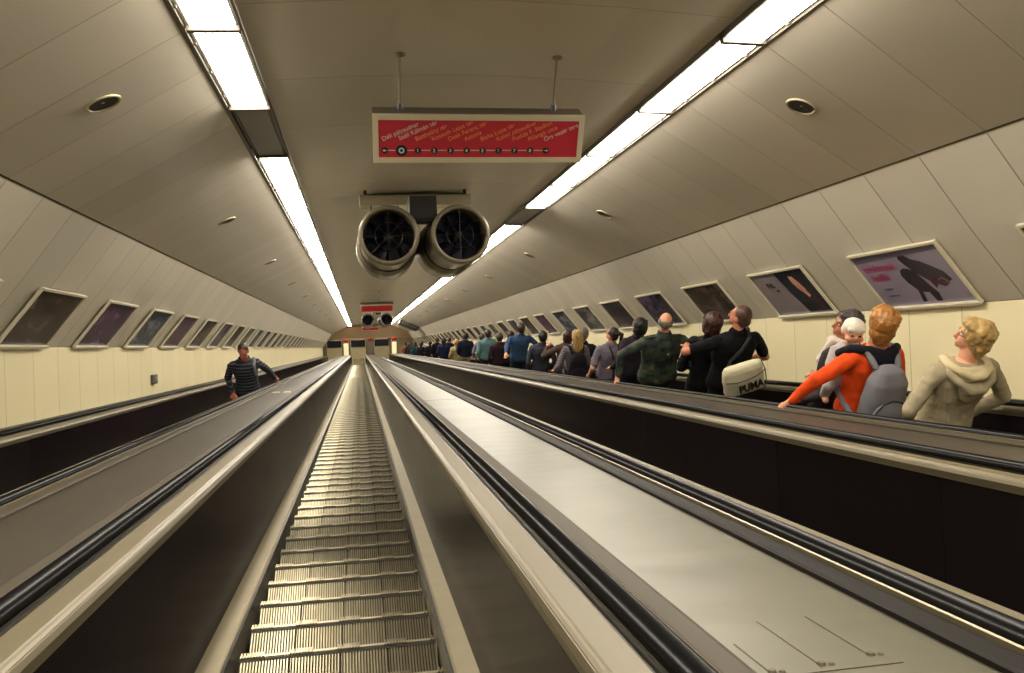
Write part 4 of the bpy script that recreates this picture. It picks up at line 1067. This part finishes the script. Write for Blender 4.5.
# 14 dark-haired, grey jacket
top = (543, 331); X = 4.15
person(top, X, 'man with dark hair in a dark grey jacket, behind the man in the blue shirt', H=1.72, yaw=0, hair='short', hc='black', cloth='3b3c48', pants='1f1f28', near=False, broad=1.1)
# 15 blue shirt
top = (521, 323); X = 4.18; La = hr_arm(top, X, 0, 503, 366, 1.82)
person(top, X, 'tall man in a blue denim shirt, right arm raised towards the wall', H=1.82, yaw=0, hair='short', hc='dark', cloth=clothm('denim_shirt', '2f4868', .12), La=La, Lp=V(-1, -.2, 0), Ra=V(.55, .1, 1.36), Rp=V(.3, -.3, -1), pants='20242e', broad=1.2, near=False)
far = [ # crown, X, hair, hair colour, cloth, trousers, height, broad, words
 ((511, 331), 4.5, 'short', 'dark', '2c2430', '22222a', 1.76, 1.0, 'person with dark hair in dark clothes ahead of the blue denim shirt'),
 ((500, 333), 4.15, 'short', 'dark', '2f2126', '1e1e26', 1.74, 1.08, 'man in a dark maroon sweater, left of the man in the blue denim shirt'),
 ((488, 329.5), 4.2, 'short', 'dark', '5d8087', '2a2c36', 1.80, 1.08, 'man in a pale blue-green jacket'),
 ((482, 334), 4.5, 'short', 'auburn', '7b7480', '2a2c36', 1.72, 1.0, 'person with auburn hair half hidden by the pale blue-green jacket'),
 ((466, 333), 4.25, 'short', 'black', '1b1e33', '8d8268', 1.76, 1.15, 'person in a navy top and beige trousers'),
 ((457, 339), 4.1, 'fluffy', 'ginger', '9a9060', '7d7452', 1.64, 1.0, 'person with copper hair in a khaki-yellow top'),
 ((449, 337), 4.5, 'short', 'auburn', '2a2036', '22222a', 1.78, 1.0, 'person in dark purple beside the khaki-yellow top'),
 ((444, 338), 4.1, 'bob', 'dark', '23264a', '22222a', 1.72, 1.1, 'person with dark bobbed hair in a dark blue jacket'),
 ((437, 337.5), 4.3, 'short', 'auburn', '16161d', '22222a', 1.80, 1.0, 'man in black among the distant passengers, tallest in his row'),
 ((430, 341), 4.15, 'short', 'black', '1a1a20', 'a09a90', 1.70, 1.05, 'person in a black jacket next to a white-sleeved one'),
 ((422.5, 340.5), 4.35, 'short', 'dark', 'b5b0a4', '3a3840', 1.74, 1.0, 'distant person in a white shirt'),
 ((415.5, 342), 4.2, 'bob', 'dark', '1f5a5e', '2a2a36', 1.70, 1.0, 'distant person in a teal top'),
 ((411, 341.5), 4.4, 'short', 'brown', '5b2f48', '2a2a36', 1.76, 1.0, 'distant person in a plum top'),
 ((405.5, 342.5), 4.1, 'short', 'dark', 'a8603e', '3a2f2c', 1.74, 1.0, 'distant person in a rust-coloured top'),
 ((402.5, 343), 4.5, 'fluffy', 'blond', '3a2a2e', '2a2a30', 1.72, 1.0, 'distant blond person in dark clothes near the foot of the escalator'),
]
for top, X, h, hc, c, pc, HH, br, lab in far:
    person(top, X, lab, H=HH, hair=h, hc=hc, cloth=clothm('cloth_'+c, c, .1), pants=pc, far=True, near=False, broad=br, yaw=random.uniform(-.15, .15), head=random.uniform(-.4, .4))
# the rest of the queue close to the foot of the escalator
cl = ['2a2430', '3a2a2a', '1b1e2a', '6a4238', '24403e', '7f786a', '2c2c34', '4a3050']
for i in range(10):
    s = 60+i*1.9; X = 4.12+.42*(i % 2); hh = random.uniform(1.64, 1.82)
    y = T(X, s, NS).y; z = tread(y)+hh; n = (z/K+s*ST)/CT
    # solve for the tunnel point above that step
    v = V(0, y/K, z/K); ss = v.y*CT-v.z*ST; nn = v.y*ST+v.z*CT
    person(None, X, 'tiny distant passenger near the foot of the right escalator', at=(ss, nn), H=hh, hair=random.choice(['short', 'bob', 'short']), hc=random.choice(['dark', 'black', 'brown']), cloth=clothm('cloth_'+cl[i % 8], cl[i % 8], .1),
           pants='22222a', far=True, near=False, yaw=0, group='tiny passengers near the foot of the right escalator')
# the man coming up on the left
top = (242.5, 343); X = -2.13; yaw = PI+math.radians(6)
x, s, nn = ray(277, 381); wv = T(-1.62, s*(-1.62)/x, -.56)
pm = person(top, X, 'man in a dark blue striped sweater coming up the left escalator, hand on the rail', H=1.78, yaw=yaw, head=-.15, nod=.35, hair='buzz', hc='auburn', skin='red', face=True, group='lone passenger on the left escalator',
       cloth=stripe_mat('striped_sweater', '14151f', '4c5060', 5.5), La=bodyframe_point(top, X, yaw, wv, 1.78), Lp=V(-1, -.3, -.2), Ra=V(.22, .12, .95), pants='20261f', broad=1.06, lean=.03)
B = PB[pm.name][0]
sd = -1
bm = bmesh.new()
for a, b in (((-.15, .02, 1.46), (-.13, .12, 1.40)), ((-.13, .12, 1.40), (-.15, .13, 1.25)), ((-.15, .02, 1.46), (-.13, -.11, 1.40))): capsule(bm, a, b, .024, .024, B, seg=8)
child(pm, 'grey_strap', bm, mat('grey_webbing', '6c6f74', .7))


for o in bpy.data.objects:
    if '_S' in o: del o['_S']
